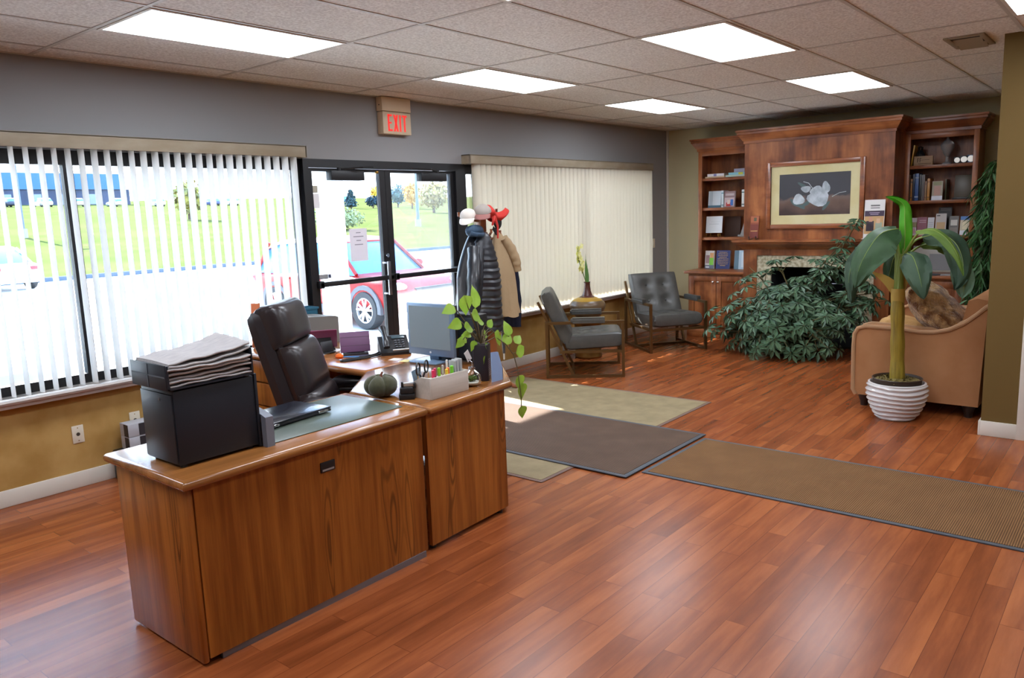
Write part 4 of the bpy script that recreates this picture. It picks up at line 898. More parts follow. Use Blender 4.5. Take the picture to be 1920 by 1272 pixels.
t = thing('tablet_keyboard', 'small dark keyboard flap lying in front of the plum tablet', 'keyboard', (3.22, -1.22, DT)); m = M(t); m.box(3.2, 3.36, -1.265, -1.215, DT, DT+.006, .002, R=rotz(-.6)); m.build('body', plain((62, 64, 84), .4), t)
for k, (c, a, col, lb) in enumerate((((3.33, -1.56), .3, (226, 214, 206), 'white note paper lying in front of the telephone'), ((3.33, -1.66), .2, (222, 206, 140), 'yellow sticky note lying between the telephone and monitor'))):
    m = M((*c, DT)); m.box(c[0]-.036, c[0]+.036, c[1]-.034, c[1]+.034, DT+.0004, DT+.0016, R=rotz(a)); tag(m.build('sticky_note', plain(col, .8)), lb, 'note')
# printer / paper shredder box + teal bin on the return by the window
t = thing('printer', 'grey box-shaped printer with a vented top at the window end of the desk', 'printer', (3.35, -.48, DT)); gr = mat('printer grey', (116, 114, 110), .5)
m = M(t); m.prism([(3.08, DT), (3.63, DT), (3.63, DT+.19), (3.6, DT+.2), (3.08, DT+.235)], 'y', -.61, -.345); m.build('body', gr, t)
m = M(t)
for k in range(14): m.box(3.17+.019*k, 3.18+.019*k, -.59, -.5, DT+.232-.0667*(.095+.019*k), DT+.2365-.0667*(.095+.019*k), R=roty(.07))
m.build('vent_slots', plain((176, 174, 168)), t)
m = M(t); m.box(3.09, 3.6, -.6135, -.61, DT+.03, DT+.034); m.build('seam', plain((80, 80, 80)), t)
t = thing('teal_bin', 'teal plastic storage bin behind the printer', 'bin', (3.43, -.275, DT)); tl = mat('teal plastic', (34, 92, 116), .5)
m = M(t); x0, x1, ya, yb, z0, z1 = 3.2, 3.655, -.335, -.215, DT, DT+.25; 
m.box(x0, x1, ya, ya+.006, z0, z1); m.box(x0, x1, yb-.006, yb, z0, z1); m.box(x0, x0+.006, ya, yb, z0, z1); m.box(x1-.006, x1, ya, yb, z0, z1); m.box(x0, x1, ya, yb, z0, z0+.006); m.build('walls', tl, t)
m = M(t); m.box(x0-.005, x1+.005, ya-.006, ya, z1-.015, z1); m.box(x0-.005, x1+.005, yb, yb+.006, z1-.015, z1); m.build('rim', tl, t)
t = thing('orange_folder', 'orange paper folder poking up behind the leather chair top', 'folder', (3.15, -.257, DT)); m = M(t); m.box(3.12, 3.19, -.26, -.255, DT, DT+.325, R=roty(.06)); m.build('sheet', plain((214, 120, 76), .7), t)
# small boxes on the floor by the wall
t = thing('cable_tray', 'black tray on the floor by the wall under two small boxes', 'tray', (2.33, -.11, 0)); m = M(t); m.box(2.14, 2.5, -.2, -.03, .0, .2, .01); m.build('body', plastic_black, t)
for z, lb in ((.2005, 'small white and yellow cartridge box, lower of two by the ochre wall'), (.289, 'small white and yellow cartridge box, upper of two by the ochre wall')):
    t = thing('cartridge_box', lb, 'box', (2.33, -.11, z), 0, 'cartridge boxes by the wall')
    m = M(t); m.box(2.2, 2.46, -.17, -.05, z, z+.086, .002); m.build('carton', plain((178, 180, 186), .6), t)
    m = M(t); m.box(2.198, 2.2005, -.168, -.11, z+.002, z+.084); m.box(2.27, 2.32, -.1715, -.17, z+.004, z+.082); m.build('dark_panel', plain((50, 48, 52)), t)
    m = M(t); m.box(2.35, 2.44, -.172, -.17, z+.03, z+.07); m.build('yellow_panel', plain((220, 190, 60)), t)
# ================================================================== LOUNGE CHAIRS
bronze = mat('bronze square tube', (112, 84, 50), .38, .75); glea = mat('charcoal grey leather', (72, 71, 68), .42, 0, .5, var=(16, (80, 79, 75), 3), bump=(80, .1, .003))
RB = rotx(-(PI/2-.42)); TB = [(-.36, -.42), (.36, -.42), (-.36, .3), (.36, .3)]
def lounge(label, loc, rz):
    t = thing('lounge_chair', label, 'lounge chair', loc, rz, 'grey leather lounge chairs'); q = .028
    for s in (-1, 1):
        x = s*.345; m = M(); A, B_, z0, z1 = -.38, .38, q/2, .575-q/2
        m.bar((x, A, 0), (x, A, .575), q); m.bar((x, B_, 0), (x, B_, .575), q); m.bar((x, A, z1), (x, B_, z1), q); m.bar((x, A, z0), (x, B_, z0), q)
        m.build('side_frame', bronze, t, sharp=20)
        m = M(); m.bar((s*.318, -.12, .02), (s*.318, -.462, .775), q*.9); m.build('back_rail', bronze, t, sharp=20)
        m = M(); m.tube([(x, -.12, .585), (x, .2, .585)], [.028, .028], 4, 0, True, True); m.box(x-.03, x+.03, -.14, .2, .566, .604, .012); m.build('arm_pad', glea, t)
    m = M(); m.bar((-.33, -.12, q/2), (.33, -.12, q/2), q); m.build('stretcher', bronze, t, sharp=20)
    m = M(); m.bar((-.345, .365, .262), (.345, .365, .262), q); m.bar((-.345, -.24, .262), (.345, -.24, .262), q)
    for s in (-1, 1): m.bar((s*.318, -.24, .262), (s*.318, .38, .262), q)
    m.build('seat_frame', bronze, t, sharp=20)
    tf = [(-.36, .3), (.36, .3), (-.36, -.3), (.36, -.3)]
    m = M(); m.pillow((0, .095, .36), .61, .6, .165, 30, tf, .04, .06, pw=10, ex=.3, R=rotx(.05)); m.build('seat', glea, t)
    m = M(); m.pillow((0, -.275, .605), .61, .57, .14, 30, TB, .04, .06, pw=10, ex=.3, R=RB); m.build('backrest', glea, t)
    m = M(); R1 = rotx(.05)
    for a, b in tf: m.ball(Vector((0, .095, .36))+R1 @ Vector((a*.305, b*.3, .055)), (.011, .011, .006), 8, 6)
    R2 = RB
    for a, b in TB: m.ball(Vector((0, -.275, .605))+R2 @ Vector((a*.305, b*.285, .04)), .01, 8, 6)
    m.build('tuft_button', glea, t)
    return t
ch = lounge('grey leather bronze-framed lounge chair seen from the side, nearer the coat rack', (6.655, -.765, 0), face(.58, -.81))
dup(ch, (8.345, -.79, 0), face(-.6, -.8), 'grey leather bronze-framed lounge chair facing us beside the bookcase')
# stool with vase
sx_, sy_ = 7.33, -.36
t = thing('drum_stool', 'round gold drum side table holding the brown vase', 'side table', (sx_, sy_, 0)); gold = mat('worn gold metal', (150, 112, 58), .38, .8, var=(8, (120, 84, 40), 3))
m = M(t); m.lathe([(.0, 0), (.15, 0), (.16, .02), (.15, .05), (.145, .2), (.15, .36), (.16, .4)], (sx_, sy_, 0), 32); m.build('body', gold, t)
m = M(t); m.lathe([(0, .401), (.17, .401), (.178, .41), (.178, .425), (.17, .43), (0, .43)], (sx_, sy_, 0), 36); m.build('tray_top', gold, t)
t = thing('vase', 'brown and mustard bottle vase with a narrow neck on the drum table', 'vase', (sx_, sy_, .4305)); V0 = .431
pr = [(0, .001), (.08, .001), (.12, .02), (.175, .08), (.2, .135), (.205, .17), (.195, .2), (.17, .225)]; pr2 = [(.1705, .2245), (.15, .24), (.095, .262)]; pr3 = [(.0952, .2615), (.06, .28), (.042, .33), (.034, .39), (.034, .425), (.04, .435), (.032, .434), (.028, .4)]
m = M(t); m.lathe(pr, (sx_, sy_, V0), 40); m.build('body', mat('umber glaze', (96, 76, 56), .3, 0, .5, var=(5, (120, 96, 66), 3)), t)
m = M(t); m.lathe(pr2, (sx_, sy_, V0), 40); m.build('shoulder_band', mat('mustard glaze', (168, 130, 46), .3), t)
m = M(t); m.lathe(pr3, (sx_, sy_, V0), 32); m.build('neck', mat('plum brown glaze', (84, 46, 38), .25), t)
t = thing('orchid_stem', 'pale yellow-green artificial orchid stem standing in the brown vase', 'flowers', (sx_, sy_, V0+.4))
b0 = Vector((sx_, sy_, V0+.36)); m = M(t); st = [b0, b0+Vector((-.02, .01, .1)), b0+Vector((-.06, .02, .2)), b0+Vector((-.1, .03, .3)), b0+Vector((-.13, .03, .42)), b0+Vector((-.12, .03, .48))]
m.tube(st, .005, 6); m.tube([b0, b0+Vector((.0, 0, .15)), b0+Vector((-.01, .0, .3))], .004, 6); m.build('stem', plain((90, 110, 50), .6), t)
m = M(t); lf = mat('strap leaf', (86, 128, 62), .5)
for d, L in (((.02, -.02, 1), .3), ((-.05, .0, 1), .42), ((.12, 0, 1), .25)): 
    d = Vector(d).normalized(); m.sheet(lambda u, v: b0+d*(L*u)+Vector((.7, -.7, 0))*((v-.5)*.035*math.sin(PI*min(1, u+.12)))+Vector((0, 0, -.02*u*u)), 6, 2)
m.build('leaves', lf, t)
m = M(t); q = random.Random(11)
for k in range(16):
    f = k/15; p = st[2].lerp(st[5], f)+Vector((q.uniform(-.05, .03), q.uniform(-.04, .03), q.uniform(-.02, .02)))
    for i in range(5):
        a = 2*PI*i/5+q.random(); e = Vector((math.cos(a), -.3, math.sin(a))).normalized(); heart(m, p, p+e*q.uniform(.034, .05), .034, (0, -1, .2), n=2)
m.build('flowers', mat('orchid petals', (218, 214, 112), .6, var=(30, (236, 234, 176), 2)), t)

# ================================================================== COAT RACK
n_before = set(bpy.data.objects)
cx, cy = 5.47, -.52
t = thing('coat_rack', 'wooden coat rack post with curved feet under the hanging jackets', 'coat rack', (cx, cy, 0)); rw = wood('coat rack wood', (104, 56, 30), (160, 96, 58), 'z', 8, .08, .35, coat=.2)
m = M(t); m.box(cx-.055, cx+.055, cy-.03, cy+.03, .1, 1.5, .008); m.box(cx-.04, cx+.04, cy-.03, cy+.03, 1.5, 1.66, .01); m.build('post', rw, t)
m = M(t); m.box(cx-.1, cx+.1, cy-.05, cy-.03, .16, .8, .006); m.build('lower_board', rw, t)
for k in range(4):
    a = PI/4+k*PI/2; e = Vector((math.cos(a), math.sin(a), 0)); c0 = Vector((cx, cy, 0)); m = M(t); m.tube([c0+e*.03+Vector((0, 0, .2)), c0+e*.12+Vector((0, 0, .13)), c0+e*.24+Vector((0, 0, .03)), c0+e*.28+Vector((0, 0, .018))], [.026, .024, .02, .018], 8); m.build('foot', rw, t)
hooks = [(-.2, -.1, 1.5), (-.05, -.16, 1.5), (.17, -.08, 1.48), (.1, .14, 1.48), (-.28, .02, 1.66), (.2, -.02, 1.68), (-.12, -.1, 1.69)]
for h in hooks:
    m = M(t); p = Vector((cx, cy, h[2]-.06)); e = Vector((cx+h[0], cy+h[1], h[2])); m.tube([p, p.lerp(e, .7)+Vector((0, 0, -.02)), e, e+Vector((0, 0, .03))], .012, 8); m.build('peg', rw, t)
def coat(name, label, top, bot, w, d, zt, zb, mt, seed, folds=6, amp=.12, ridge=0, yaw=0., drape=None, sleeve=None, extra=None):
    """jacket hanging from a peg: closed lofted shell with folds, plus sleeve tubes"""
    t = thing(name, label, 'jacket', (top[0], top[1], zt)); m = M(t); N = 48; S = 44; rings = []
    for i in range(S+1):
        f = i/S; z = zt+(zb-zt)*f; k = min(1, .16+1.15*f**.55) if f < .5 else min(1, .16+1.15*.5**.55+(f-.5)*.12)
        x = top[0]+(bot[0]-top[0])*f**.8; y = top[1]+(bot[1]-top[1])*f**.8; rg = []
        pr = 1+(ridge*(.5-abs(((f*S*ridge_n) % 1)-.5)) if ridge else 0)
        for j in range(N):
            a = 2*PI*j/N; r = 1+amp*min(1, f*2.2)*math.sin(folds*a+seed+2*math.sin(3*f+seed))+.5*amp*math.sin((folds+5)*a-seed*2)*f
            px, py = math.cos(a)*w*k*r*pr, math.sin(a)*d*k*r*pr; c, s = math.cos(yaw), math.sin(yaw)
            rg.append((x+px*c-py*s, y+px*s+py*c, z+.014*math.sin(a*3+seed)*f))
        rings.append(rg)
    m.loft(rings); m.build('body', mt, t)
    for sl in (sleeve or []):
        m = M(t); pts = [Vector(p) for p in sl[0]]; rs = sl[1]; P = []; Rr = []
        for i in range(25):
            f = i/24*(len(pts)-1); a = min(int(f), len(pts)-2); u = f-a; P.append(pts[a].lerp(pts[a+1], u)); rr = rs[a]+(rs[a+1]-rs[a])*u
            Rr.append(rr*(1+(.09*abs(math.sin(i*PI/2*1.0)) if ridge else .05*math.sin(i*1.3+seed))))
        m.tube(P, Rr, 14); m.build('sleeve', mt, t)
    return t
ridge_n = .38
puff = mat('black puffer nylon', (34, 36, 42), .36, 0, .6); sh = mat('glossy black shell fabric', (24, 26, 32), .34, 0, .6, coat=.15); kh = mat('khaki cotton', (168, 144, 112), .85, 0, .2, bump=(16, .35, .02)); navy = mat('navy wool', (30, 34, 52), .85, 0, .2, bump=(14, .3, .02))
coat('shell_jacket', 'glossy black jacket hanging at the door side of the coat rack', (5.3, -.58), (5.13, -.64), .17, .11, 1.5, .74, sh, 1.3, 4, .09, sleeve=[([(5.2, -.66, 1.36), (5.1, -.74, 1.15), (5.03, -.78, .9), (5.02, -.78, .74)], [.06, .065, .06, .05])])
coat('puffer_jacket', 'black quilted puffer jacket hanging on the front of the coat rack', (5.33, -.66), (5.27, -.7), .2, .11, 1.5, .62, puff, 2.1, 3, .06, .26, sleeve=[([(5.23, -.7, 1.36), (5.15, -.74, 1.1), (5.1, -.76, .9), (5.08, -.76, .8)], [.04, .045, .04, .03])])
coat('navy_coat', 'dark navy coat hanging behind the khaki jacket on the coat rack', (5.66, -.4), (5.84, -.42), .16, .1, 1.48, .56, navy, .4, 5, .1, sleeve=[([(5.78, -.44, 1.3), (5.93, -.5, 1.1), (5.96, -.5, .8), (5.95, -.5, .55)], [.05, .055, .055, .05])])
coat('khaki_jacket', 'khaki tan jacket hanging toward the cream blind on the coat rack', (5.62, -.58), (5.68, -.62), .155, .085, 1.5, .7, kh, 3.0, 5, .13, sleeve=[([(5.64, -.64, 1.44), (5.71, -.66, 1.34), (5.76, -.68, 1.22), (5.78, -.68, 1.12)], [.04, .05, .046, .036])])
def cap(name, label, c, yaw, tilt, r, m1, m2, pk=.09):
    t = thing(name, label, 'hat', c, yaw); R = rotx(tilt)
    m = M(); g = []
    m.sheet(lambda u, v: R @ Vector((r*math.cos(2*PI*v)*math.sin(PI/2*u), r*1.12*math.sin(2*PI*v)*math.sin(PI/2*u), r*.85*math.cos(PI/2*u))), 8, 24); m.build('crown', m1, t)
    m = M(); m.sheet(lambda u, v: R @ Vector((math.sin((v-.5)*2.2)*r*1.0, r*1.12*math.cos((v-.5)*2.2)+u*pk*math.cos((v-.5)*2.2), -.018*u*u-.012*(2*(v-.5))**2)), 5, 12)
    m.sheet(lambda u, v: R @ Vector((math.sin((v-.5)*2.2)*r*1.0, r*1.12*math.cos((v-.5)*2.2)+u*pk*math.cos((v-.5)*2.2), .004-.018*u*u-.012*(2*(v-.5))**2)), 5, 12); m.build('peak', m2, t); return t
cap('peaked_hat', 'off-white peaked cap pointing at the door on the coat rack', (5.25, -.56, 1.655), face(-.9, -.5), -.35, .075, mat('off white cotton', (206, 196, 186), .85), mat('off white cotton', (206, 196, 186), .85), .1)
cap('peaked_hat', 'grey peaked cap with red lining between the white cap and the red cloth', (5.36, -.64, 1.685), face(-.8, -.6), -.3, .08, mat('grey cap cloth', (150, 140, 132), .85), mat('faded red cloth', (140, 90, 84), .85), .09)
cap('peaked_hat', 'black peaked cap hanging below the red cloth on the coat rack', (5.6, -.56, 1.6), face(.5, -.8), -1.25, .085, mat('black cap cloth', (28, 26, 28), .85), mat('black cap cloth', (28, 26, 28), .85), .06)
t = thing('red_apron', 'bright red cloth with dangling strings draped on the top peg', 'cloth', (5.52, -.58, 1.7)); rc_ = mat('red cloth', (190, 44, 34), .8, bump=(20, .4, .02))
m = M(t); m.sheet(lambda u, v: (5.42+.27*u, -.62-.05*math.sin(PI*v)-.02*math.sin(9*u), 1.72-.13*v*(1-.45*u)+.03*math.sin(6*u+1)-.02*u), 14, 8)
m.sheet(lambda u, v: (5.42+.27*u, -.56+.05*math.sin(PI*v), 1.725-.13*v*(1-.45*u)+.03*math.sin(6*u+1)-.02*u), 14, 8); m.build('cloth', rc_, t)
m = M(t); m.tube([(5.5, -.66, 1.63), (5.515, -.68, 1.55), (5.51, -.68, 1.44)], [.016, .01, .008], 7); m.tube([(5.49, -.66, 1.64), (5.46, -.68, 1.6), (5.45, -.67, 1.56)], [.02, .014, .008], 7); m.build('string', rc_, t)
t = thing('blue_hat', 'dark blue knitted hat hung above the glossy black jacket', 'hat', (5.27, -.62, 1.5)); m = M(t); m.ball((5.25, -.63, 1.52), (.1, .07, .055), 18, 10, f=lambda d: 1+.12*mnoise.noise(d*3)); m.build('crown', mat('blue knit', (44, 66, 88), .8, bump=(60, .4, .01)), t)
m = M(t); m.tube([(5.16, -.66, 1.5), (5.2, -.7, 1.485), (5.27, -.7, 1.48), (5.33, -.66, 1.49)], .022, 10); m.build('brim', mat('blue knit', (44, 66, 88), .8), t)
t = thing('umbrella', 'thin folded umbrella with a pale handle hanging under the khaki jacket', 'umbrella', (5.62, -.58, .55)); m = M(t); m.tube([(5.62, -.6, .75), (5.63, -.6, .5), (5.63, -.6, .34)], [.016, .02, .012], 8); m.build('canopy', plain((64, 62, 66), .7), t); m = M(t); m.tube([(5.63, -.6, .36), (5.63, -.6, .28)], .008, 8); m.build('tip', plain((190, 184, 170), .5), t)

for o in set(bpy.data.objects)-n_before:
    if o.parent is None: o.location += Vector((-.035, .04, 0))
# ================================================================== LOVESEAT
tan = mat('tan suede', (160, 112, 74), .9, 0, .15, var=(6, (168, 120, 82), 3), bump=(120, .1, .003))
t = thing('loveseat', 'tan suede loveseat with curved piped arms against the dark alcove wall', 'loveseat', (7.4, -4.0, 0))
def armprof(): return [(-4.37, .1), (-3.5, .1), (-3.475, .14), (-3.47, .5), (-3.475, .6), (-3.5, .645), (-3.56, .665), (-3.75, .66), (-3.95, .645), (-4.05, .65), (-4.15, .675), (-4.25, .73), (-4.33, .8), (-4.39, .86), (-4.4, .86)]
for x0, x1 in ((6.57, 6.75), (8.07, 8.25)):
    m = M(t); m.prism(armprof(), 'x', x0, x1); a_ = m.build('arm', tan, t)
    m = M(t)
    for x in (x0, x1): m.tube([(x, y, z) for y, z in armprof()[1:]], .017, 8)
    m.build('piping', mat('tan piping', (168, 128, 92), .8), a_)
m = M(t); m.prism([(-4.4, .1), (-4.2, .1), (-4.16, .5), (-4.24, .88), (-4.3, .9), (-4.4, .88)], 'x', 6.75, 8.07); m.build('backrest', tan, t)
m = M(t); m.box(6.75, 8.07, -4.2, -3.5, .1, .3, .01); m.build('seat_base', tan, t)
for x0, x1 in ((6.755, 7.405), (7.415, 8.065)):
    m = M(t); m.pillow(((x0+x1)/2, -3.83, .385), x1-x0, .7, .17, 18, pw=10, ex=.3); m.build('seat', tan, t)
for x, y in ((6.64, -3.55), (6.64, -4.3), (8.18, -3.55), (8.18, -4.3)):
    m = M(t); m.tube([(x, y, .1), (x, y, .07), (x, y, .03), (x, y, 0)], [.045, .045, .03, .028], 14); m.build('leg', mat('dark walnut', (38, 26, 22), .4), t)
shag = mat('shaggy tan pillow', (204, 164, 110), .95, 0, .2, var=(15, (112, 72, 36), 5), bump=(60, .8, .03), sheen=.4)
t = thing('throw_pillow', 'shaggy tan and brown throw pillow leaning back on the loveseat', 'pillow', (6.98, -4.07, .48)); m = M(t); m.pillow((6.99, -4.02, .735), .56, .64, .28, 44, pw=3, ex=.5, R=rotz(.12) @ rotx(.8), wob=.03, seed=4, bottom=1.); m.build('cover', shag, t)
t = thing('throw_pillow', 'flatter golden throw pillow lying in front of the shaggy one', 'pillow', (7.2, -3.75, .47)); m = M(t); m.pillow((7.15, -3.74, .575), .45, .42, .19, 22, pw=3, ex=.5, R=rotx(.25), wob=.012, seed=9); m.build('cover', mat('golden pillow', (196, 156, 102), .95, 0, .2, var=(9, (172, 130, 80), 5), bump=(60, .6, .02)), t)

# ================================================================== PLANTS
# white wave pot with an artificial banana plant
bx_, by_ = 6.36, -3.855
t = thing('banana_plant', 'banana plant in a white wavy pot in front of the loveseat', 'plant', (bx_, by_, 0))
pot_m = mat('white glazed ceramic', (206, 202, 200), .18, 0, .6, coat=.4)
def wav(r, z, a): return r+.009*math.sin(z*2*PI/.036+.9*math.sin(3*a+z*14)), z
m = M(t); prof = [(0, 0), (.13, 0), (.138, .006)]+[(.138+.077*math.sin(PI/2*min(1, f*1.15))**.9-.012*max(0, f-.75)*4, .008+.272*f) for f in [i/48 for i in range(49)]]
m.lathe(prof, (bx_, by_, 0), 72, f=lambda r, z, a: wav(r, z, a) if .012 < z < .27 else (r, z)); m.lathe([(.204, .28), (.19, .284), (.18, .27), (.178, .2)], (bx_, by_, 0), 72); m.build('pot', pot_m, t)
m = M(t); m.lathe([(.165, .22), (.172, .31), (.178, .315), (.172, .318), (.165, .31), (.163, .295), (0, .295)], (bx_, by_, 0), 48); m.build('inner_pot', mat('dark nursery pot', (58, 44, 34), .5), t)
m = M(t); m.lathe([(0, .302), (.158, .3)], (bx_, by_, 0), 24); foliage(m, (bx_, by_, .302), (.15, .15, .012), 260, .02, 6); m.build('moss', plain((110, 96, 50), .95), t)
bark_b = wood('banana trunk skin', (112, 92, 22), (164, 142, 48), 'z', 22, .06, .5)
m = M(t); pts = []; rs = []
for i in range(15):
    f = i/14; pts.append((bx_+.006*math.sin(4*f), by_+.02*f, .29+.62*f)); rs.append(.052-.006*f+.003*math.sin(17*f))
m.tube(pts, rs, 20); m.build('trunk', bark_b, t)
hy = plain((176, 146, 62), .6); m = M(t); tp = Vector((bx_, by_+.02, .9))
m.lathe([(.045, -.02), (.05, .05), (.046, .1)], tp, 18)
m.build('husk', hy, t)
for e in ((Vector((-.02, .2, .17))), (Vector((.03, -.085, .17)))):
    m = M(t); sd_ = e.cross(Vector((1, .2, 0))).normalized(); m.sheet(lambda u, v: tp+Vector((0, 0, .06))+e*u+Vector((0, 0, .03*math.sin(PI*u)))+sd_*((v-.5)*.1*(1-u)**.7)+e.normalized()*(-.02*(2*v-1)**2), 8, 4); m.build('husk', hy, t)
stemg = plain((122, 140, 52), .5)
m = M(t)
for d in ((0, 0), (.014, .012), (-.012, -.012)): m.tube([tp+Vector((d[0], d[1], .04)), tp+Vector((d[0]*1.2, d[1]*1.2, .2)), tp+Vector((d[0]*1.8, d[1]*2, .36))], [.03, .022, .014], 10)
m.build('stalk', stemg, t)
def bez(pts, n=16):
    pts = [Vector(p) for p in pts]; out = []
    for i in range(n+1):
        f = i/n*(len(pts)-1); a = min(int(f), len(pts)-2); u = f-a
        p0 = pts[max(a-1, 0)]; p1 = pts[a]; p2 = pts[a+1]; p3 = pts[min(a+2, len(pts)-1)]
        out.append(.5*((2*p1)+(p2-p0)*u+(2*p0-5*p1+4*p2-p3)*u*u+(3*p1-p0-3*p2+p3)*u**3))
    return out
def bleaf(lbl, pet, mid, w, nrm, mt, fold=.35, wav_=.012, seed=0, shape=.7):
    m = M(t); path = bez(mid, 18); nrm = Vector(nrm).normalized()
    def P(u, v):
        f = u*18; a = min(int(f), 17); p = path[a].lerp(path[a+1], f-a); d = (path[min(a+1, 18)]-path[max(a-1, 0)]).normalized(); s = d.cross(nrm).normalized(); n_ = s.cross(d)
        k = 2*v-1; ww = w*(math.sin(PI*min(1, .03+.97*u**shape))**.75)
        return p+s*(k*ww*.5)*math.cos(fold*abs(k))+n_*(-abs(k)*ww*.5*math.sin(fold)+wav_*math.sin(9*u+6*abs(k)+seed)*abs(k))
    m.sheet(P, 22, 8); o = m.build('leaf', mt, t)
    m = M(t); m.tube(path[:15], [.0036*(1-i/18) for i in range(15)], 6)
    if pet: m.tube(bez(pet, 8), [.011-.0005*i for i in range(9)], 7)
    m.build('petiole', plain((128, 148, 62), .5), o)
def banana_green(nm, a, b): return mat(nm, a, .55, 0, .3, var=(5, b, 4, (1, 1, .5)))
dg = banana_green('dark banana leaf', (40, 62, 46), (62, 84, 62)); mg = banana_green('mid green banana leaf', (34, 58, 34), (54, 82, 48)); bg = banana_green('bright banana leaf', (54, 132, 20), (84, 160, 36)); ol = banana_green('olive banana leaf', (82, 108, 40), (104, 128, 54)); pg_ = banana_green('pale banana underside', (92, 124, 100), (110, 138, 112))
b0 = (6.36, -3.84, 1.2)
bleaf('a', [(6.36, -3.84, 1.1), (6.355, -3.855, 1.2), (6.35, -3.86, 1.3)], [(6.35, -3.86, 1.16), (6.34, -3.87, 1.38), (6.33, -3.865, 1.52), (6.33, -3.855, 1.62), (6.29, -3.8, 1.67), (6.28, -3.74, 1.685)], .125, (-.97, -.1, .2), bg, .75, .012, 1, .55)
bleaf('b', [b0, (6.34, -3.82, 1.34), (6.3, -3.81, 1.43)], [(6.3, -3.83, 1.45), (6.2, -3.74, 1.42), (6.13, -3.67, 1.3), (6.1, -3.62, 1.16), (6.1, -3.6, 1.02)], .34, (-.8, .25, .55), mg, .4, .016, 2)
bleaf('c', [b0, (6.4, -3.76, 1.4), (6.45, -3.68, 1.42)], [(6.45, -3.68, 1.42), (6.45, -3.58, 1.35), (6.4, -3.5, 1.2), (6.38, -3.47, 1.05), (6.37, -3.5, .87)], .2, (-.85, .45, .25), dg, .35, .02, 3)
bleaf('d', [b0, (6.32, -3.87, 1.24), (6.28, -3.91, 1.27)], [(6.28, -3.9, 1.27), (6.2, -3.96, 1.25), (6.15, -4.01, 1.15), (6.13, -4.04, 1.05), (6.13, -4.06, .95)], .21, (-.8, -.2, .55), dg, .3, .016, 4)
bleaf('e', [b0, (6.4, -3.91, 1.34), (6.42, -3.97, 1.38)], [(6.42, -3.97, 1.38), (6.45, -4.08, 1.4), (6.45, -4.18, 1.34), (6.42, -4.24, 1.22), (6.38, -4.25, 1.1), (6.35, -4.21, 1.0)], .22, (-.6, -.35, .7), dg, .4, .018, 5)
bleaf('f', [b0, (6.3, -3.93, 1.36), (6.26, -3.98, 1.42)], [(6.25, -3.96, 1.43), (6.22, -4.07, 1.44), (6.2, -4.17, 1.38), (6.18, -4.25, 1.26), (6.18, -4.29, 1.12)], .1, (-.5, -.4, .75), ol, .4, .008, 6)
bleaf('g', [b0, (6.48, -3.9, 1.28), (6.52, -3.94, 1.31)], [(6.52, -3.94, 1.31), (6.56, -4.05, 1.33), (6.57, -4.15, 1.26), (6.56, -4.22, 1.12)], .13, (-.5, -.3, .8), ol, .4, .01, 7)
bleaf('h', None, [(6.47, -4.2, 1.2), (6.48, -4.24, 1.1), (6.48, -4.25, 1.0), (6.48, -4.24, .93)], .16, (-.9, -.3, .2), pg_, .25, .01, 8)
bleaf('i', [b0, (6.42, -3.8, 1.22), (6.46, -3.78, 1.26)], [(6.46, -3.79, 1.26), (6.48, -3.76, 1.2), (6.48, -3.74, 1.1), (6.47, -3.73, 1.02)], .15, (-.9, .1, .3), mg, .3, .01, 9)
# schefflera in front of the fireplace
t = thing('schefflera', 'big bushy schefflera spreading in front of the fireplace', 'plant', (8.62, -2.25, 0))
m = M(t); m.lathe([(0, 0), (.17, 0), (.22, .3), (.23, .31), (.215, .31), (.2, .26), (0, .26)], (8.62, -2.25, 0), 32); m.build('pot', mat('brown plant pot', (92, 66, 44), .6), t)
q = random.Random(21); lm = M(t); sm_ = M(t); tips = []
def umbel(p, out, r):
    up = (Vector(out)*.55+Vector((0, 0, .55))).normalized(); a = up.orthogonal().normalized(); b = up.cross(a); n = q.choice((7, 8, 8, 9))
    for i in range(n):
        ph = 2*PI*i/n+q.uniform(-.12, .12); d = (a*math.cos(ph)+b*math.sin(ph)).normalized(); L = r*q.uniform(.8, 1.1); wd = L*.17; s = d.cross(up).normalized()
        dr = up*(-.35*L); p1 = p+d*(.12*L); p2 = p+d*(.6*L)+dr*.25; p3 = p+d*L+dr
        v = [lm._v(p1), lm._v(p2+s*wd), lm._v(p3), lm._v(p2-s*wd), lm._v(p+d*(.5*L)+dr*.25-up*.012)]
        lm._f([v[0], v[4], v[1]], 0, True); lm._f([v[4], v[2], v[1]], 0, True); lm._f([v[0], v[3], v[4]], 0, True); lm._f([v[3], v[2], v[4]], 0, True)
base = Vector((8.62, -2.25, .27))
def branch(e, n, spread):
    e = Vector(e); mid = base.lerp(e, .5)+Vector((q.uniform(-.1, .1), q.uniform(-.1, .1), .12)); path = bez([base, mid, e], 12); sm_.tube(path, [.012-.0007*i for i in range(13)], 6)
    for k in range(n):
        f = q.uniform(.35, 1.03); p = path[min(12, int(f*12))]+Vector((q.gauss(0, spread), q.gauss(0, spread), q.gauss(0, spread*.75)))
        p.z = max(.06, p.z); p.x = min(p.x, 8.84); out = (p-Vector((8.75, -2.25, .35))); out.normalize()
        sm_.tube([path[min(12, int(f*10))], p], [.004, .003], 4); umbel(p, out, q.uniform(.09, .14))
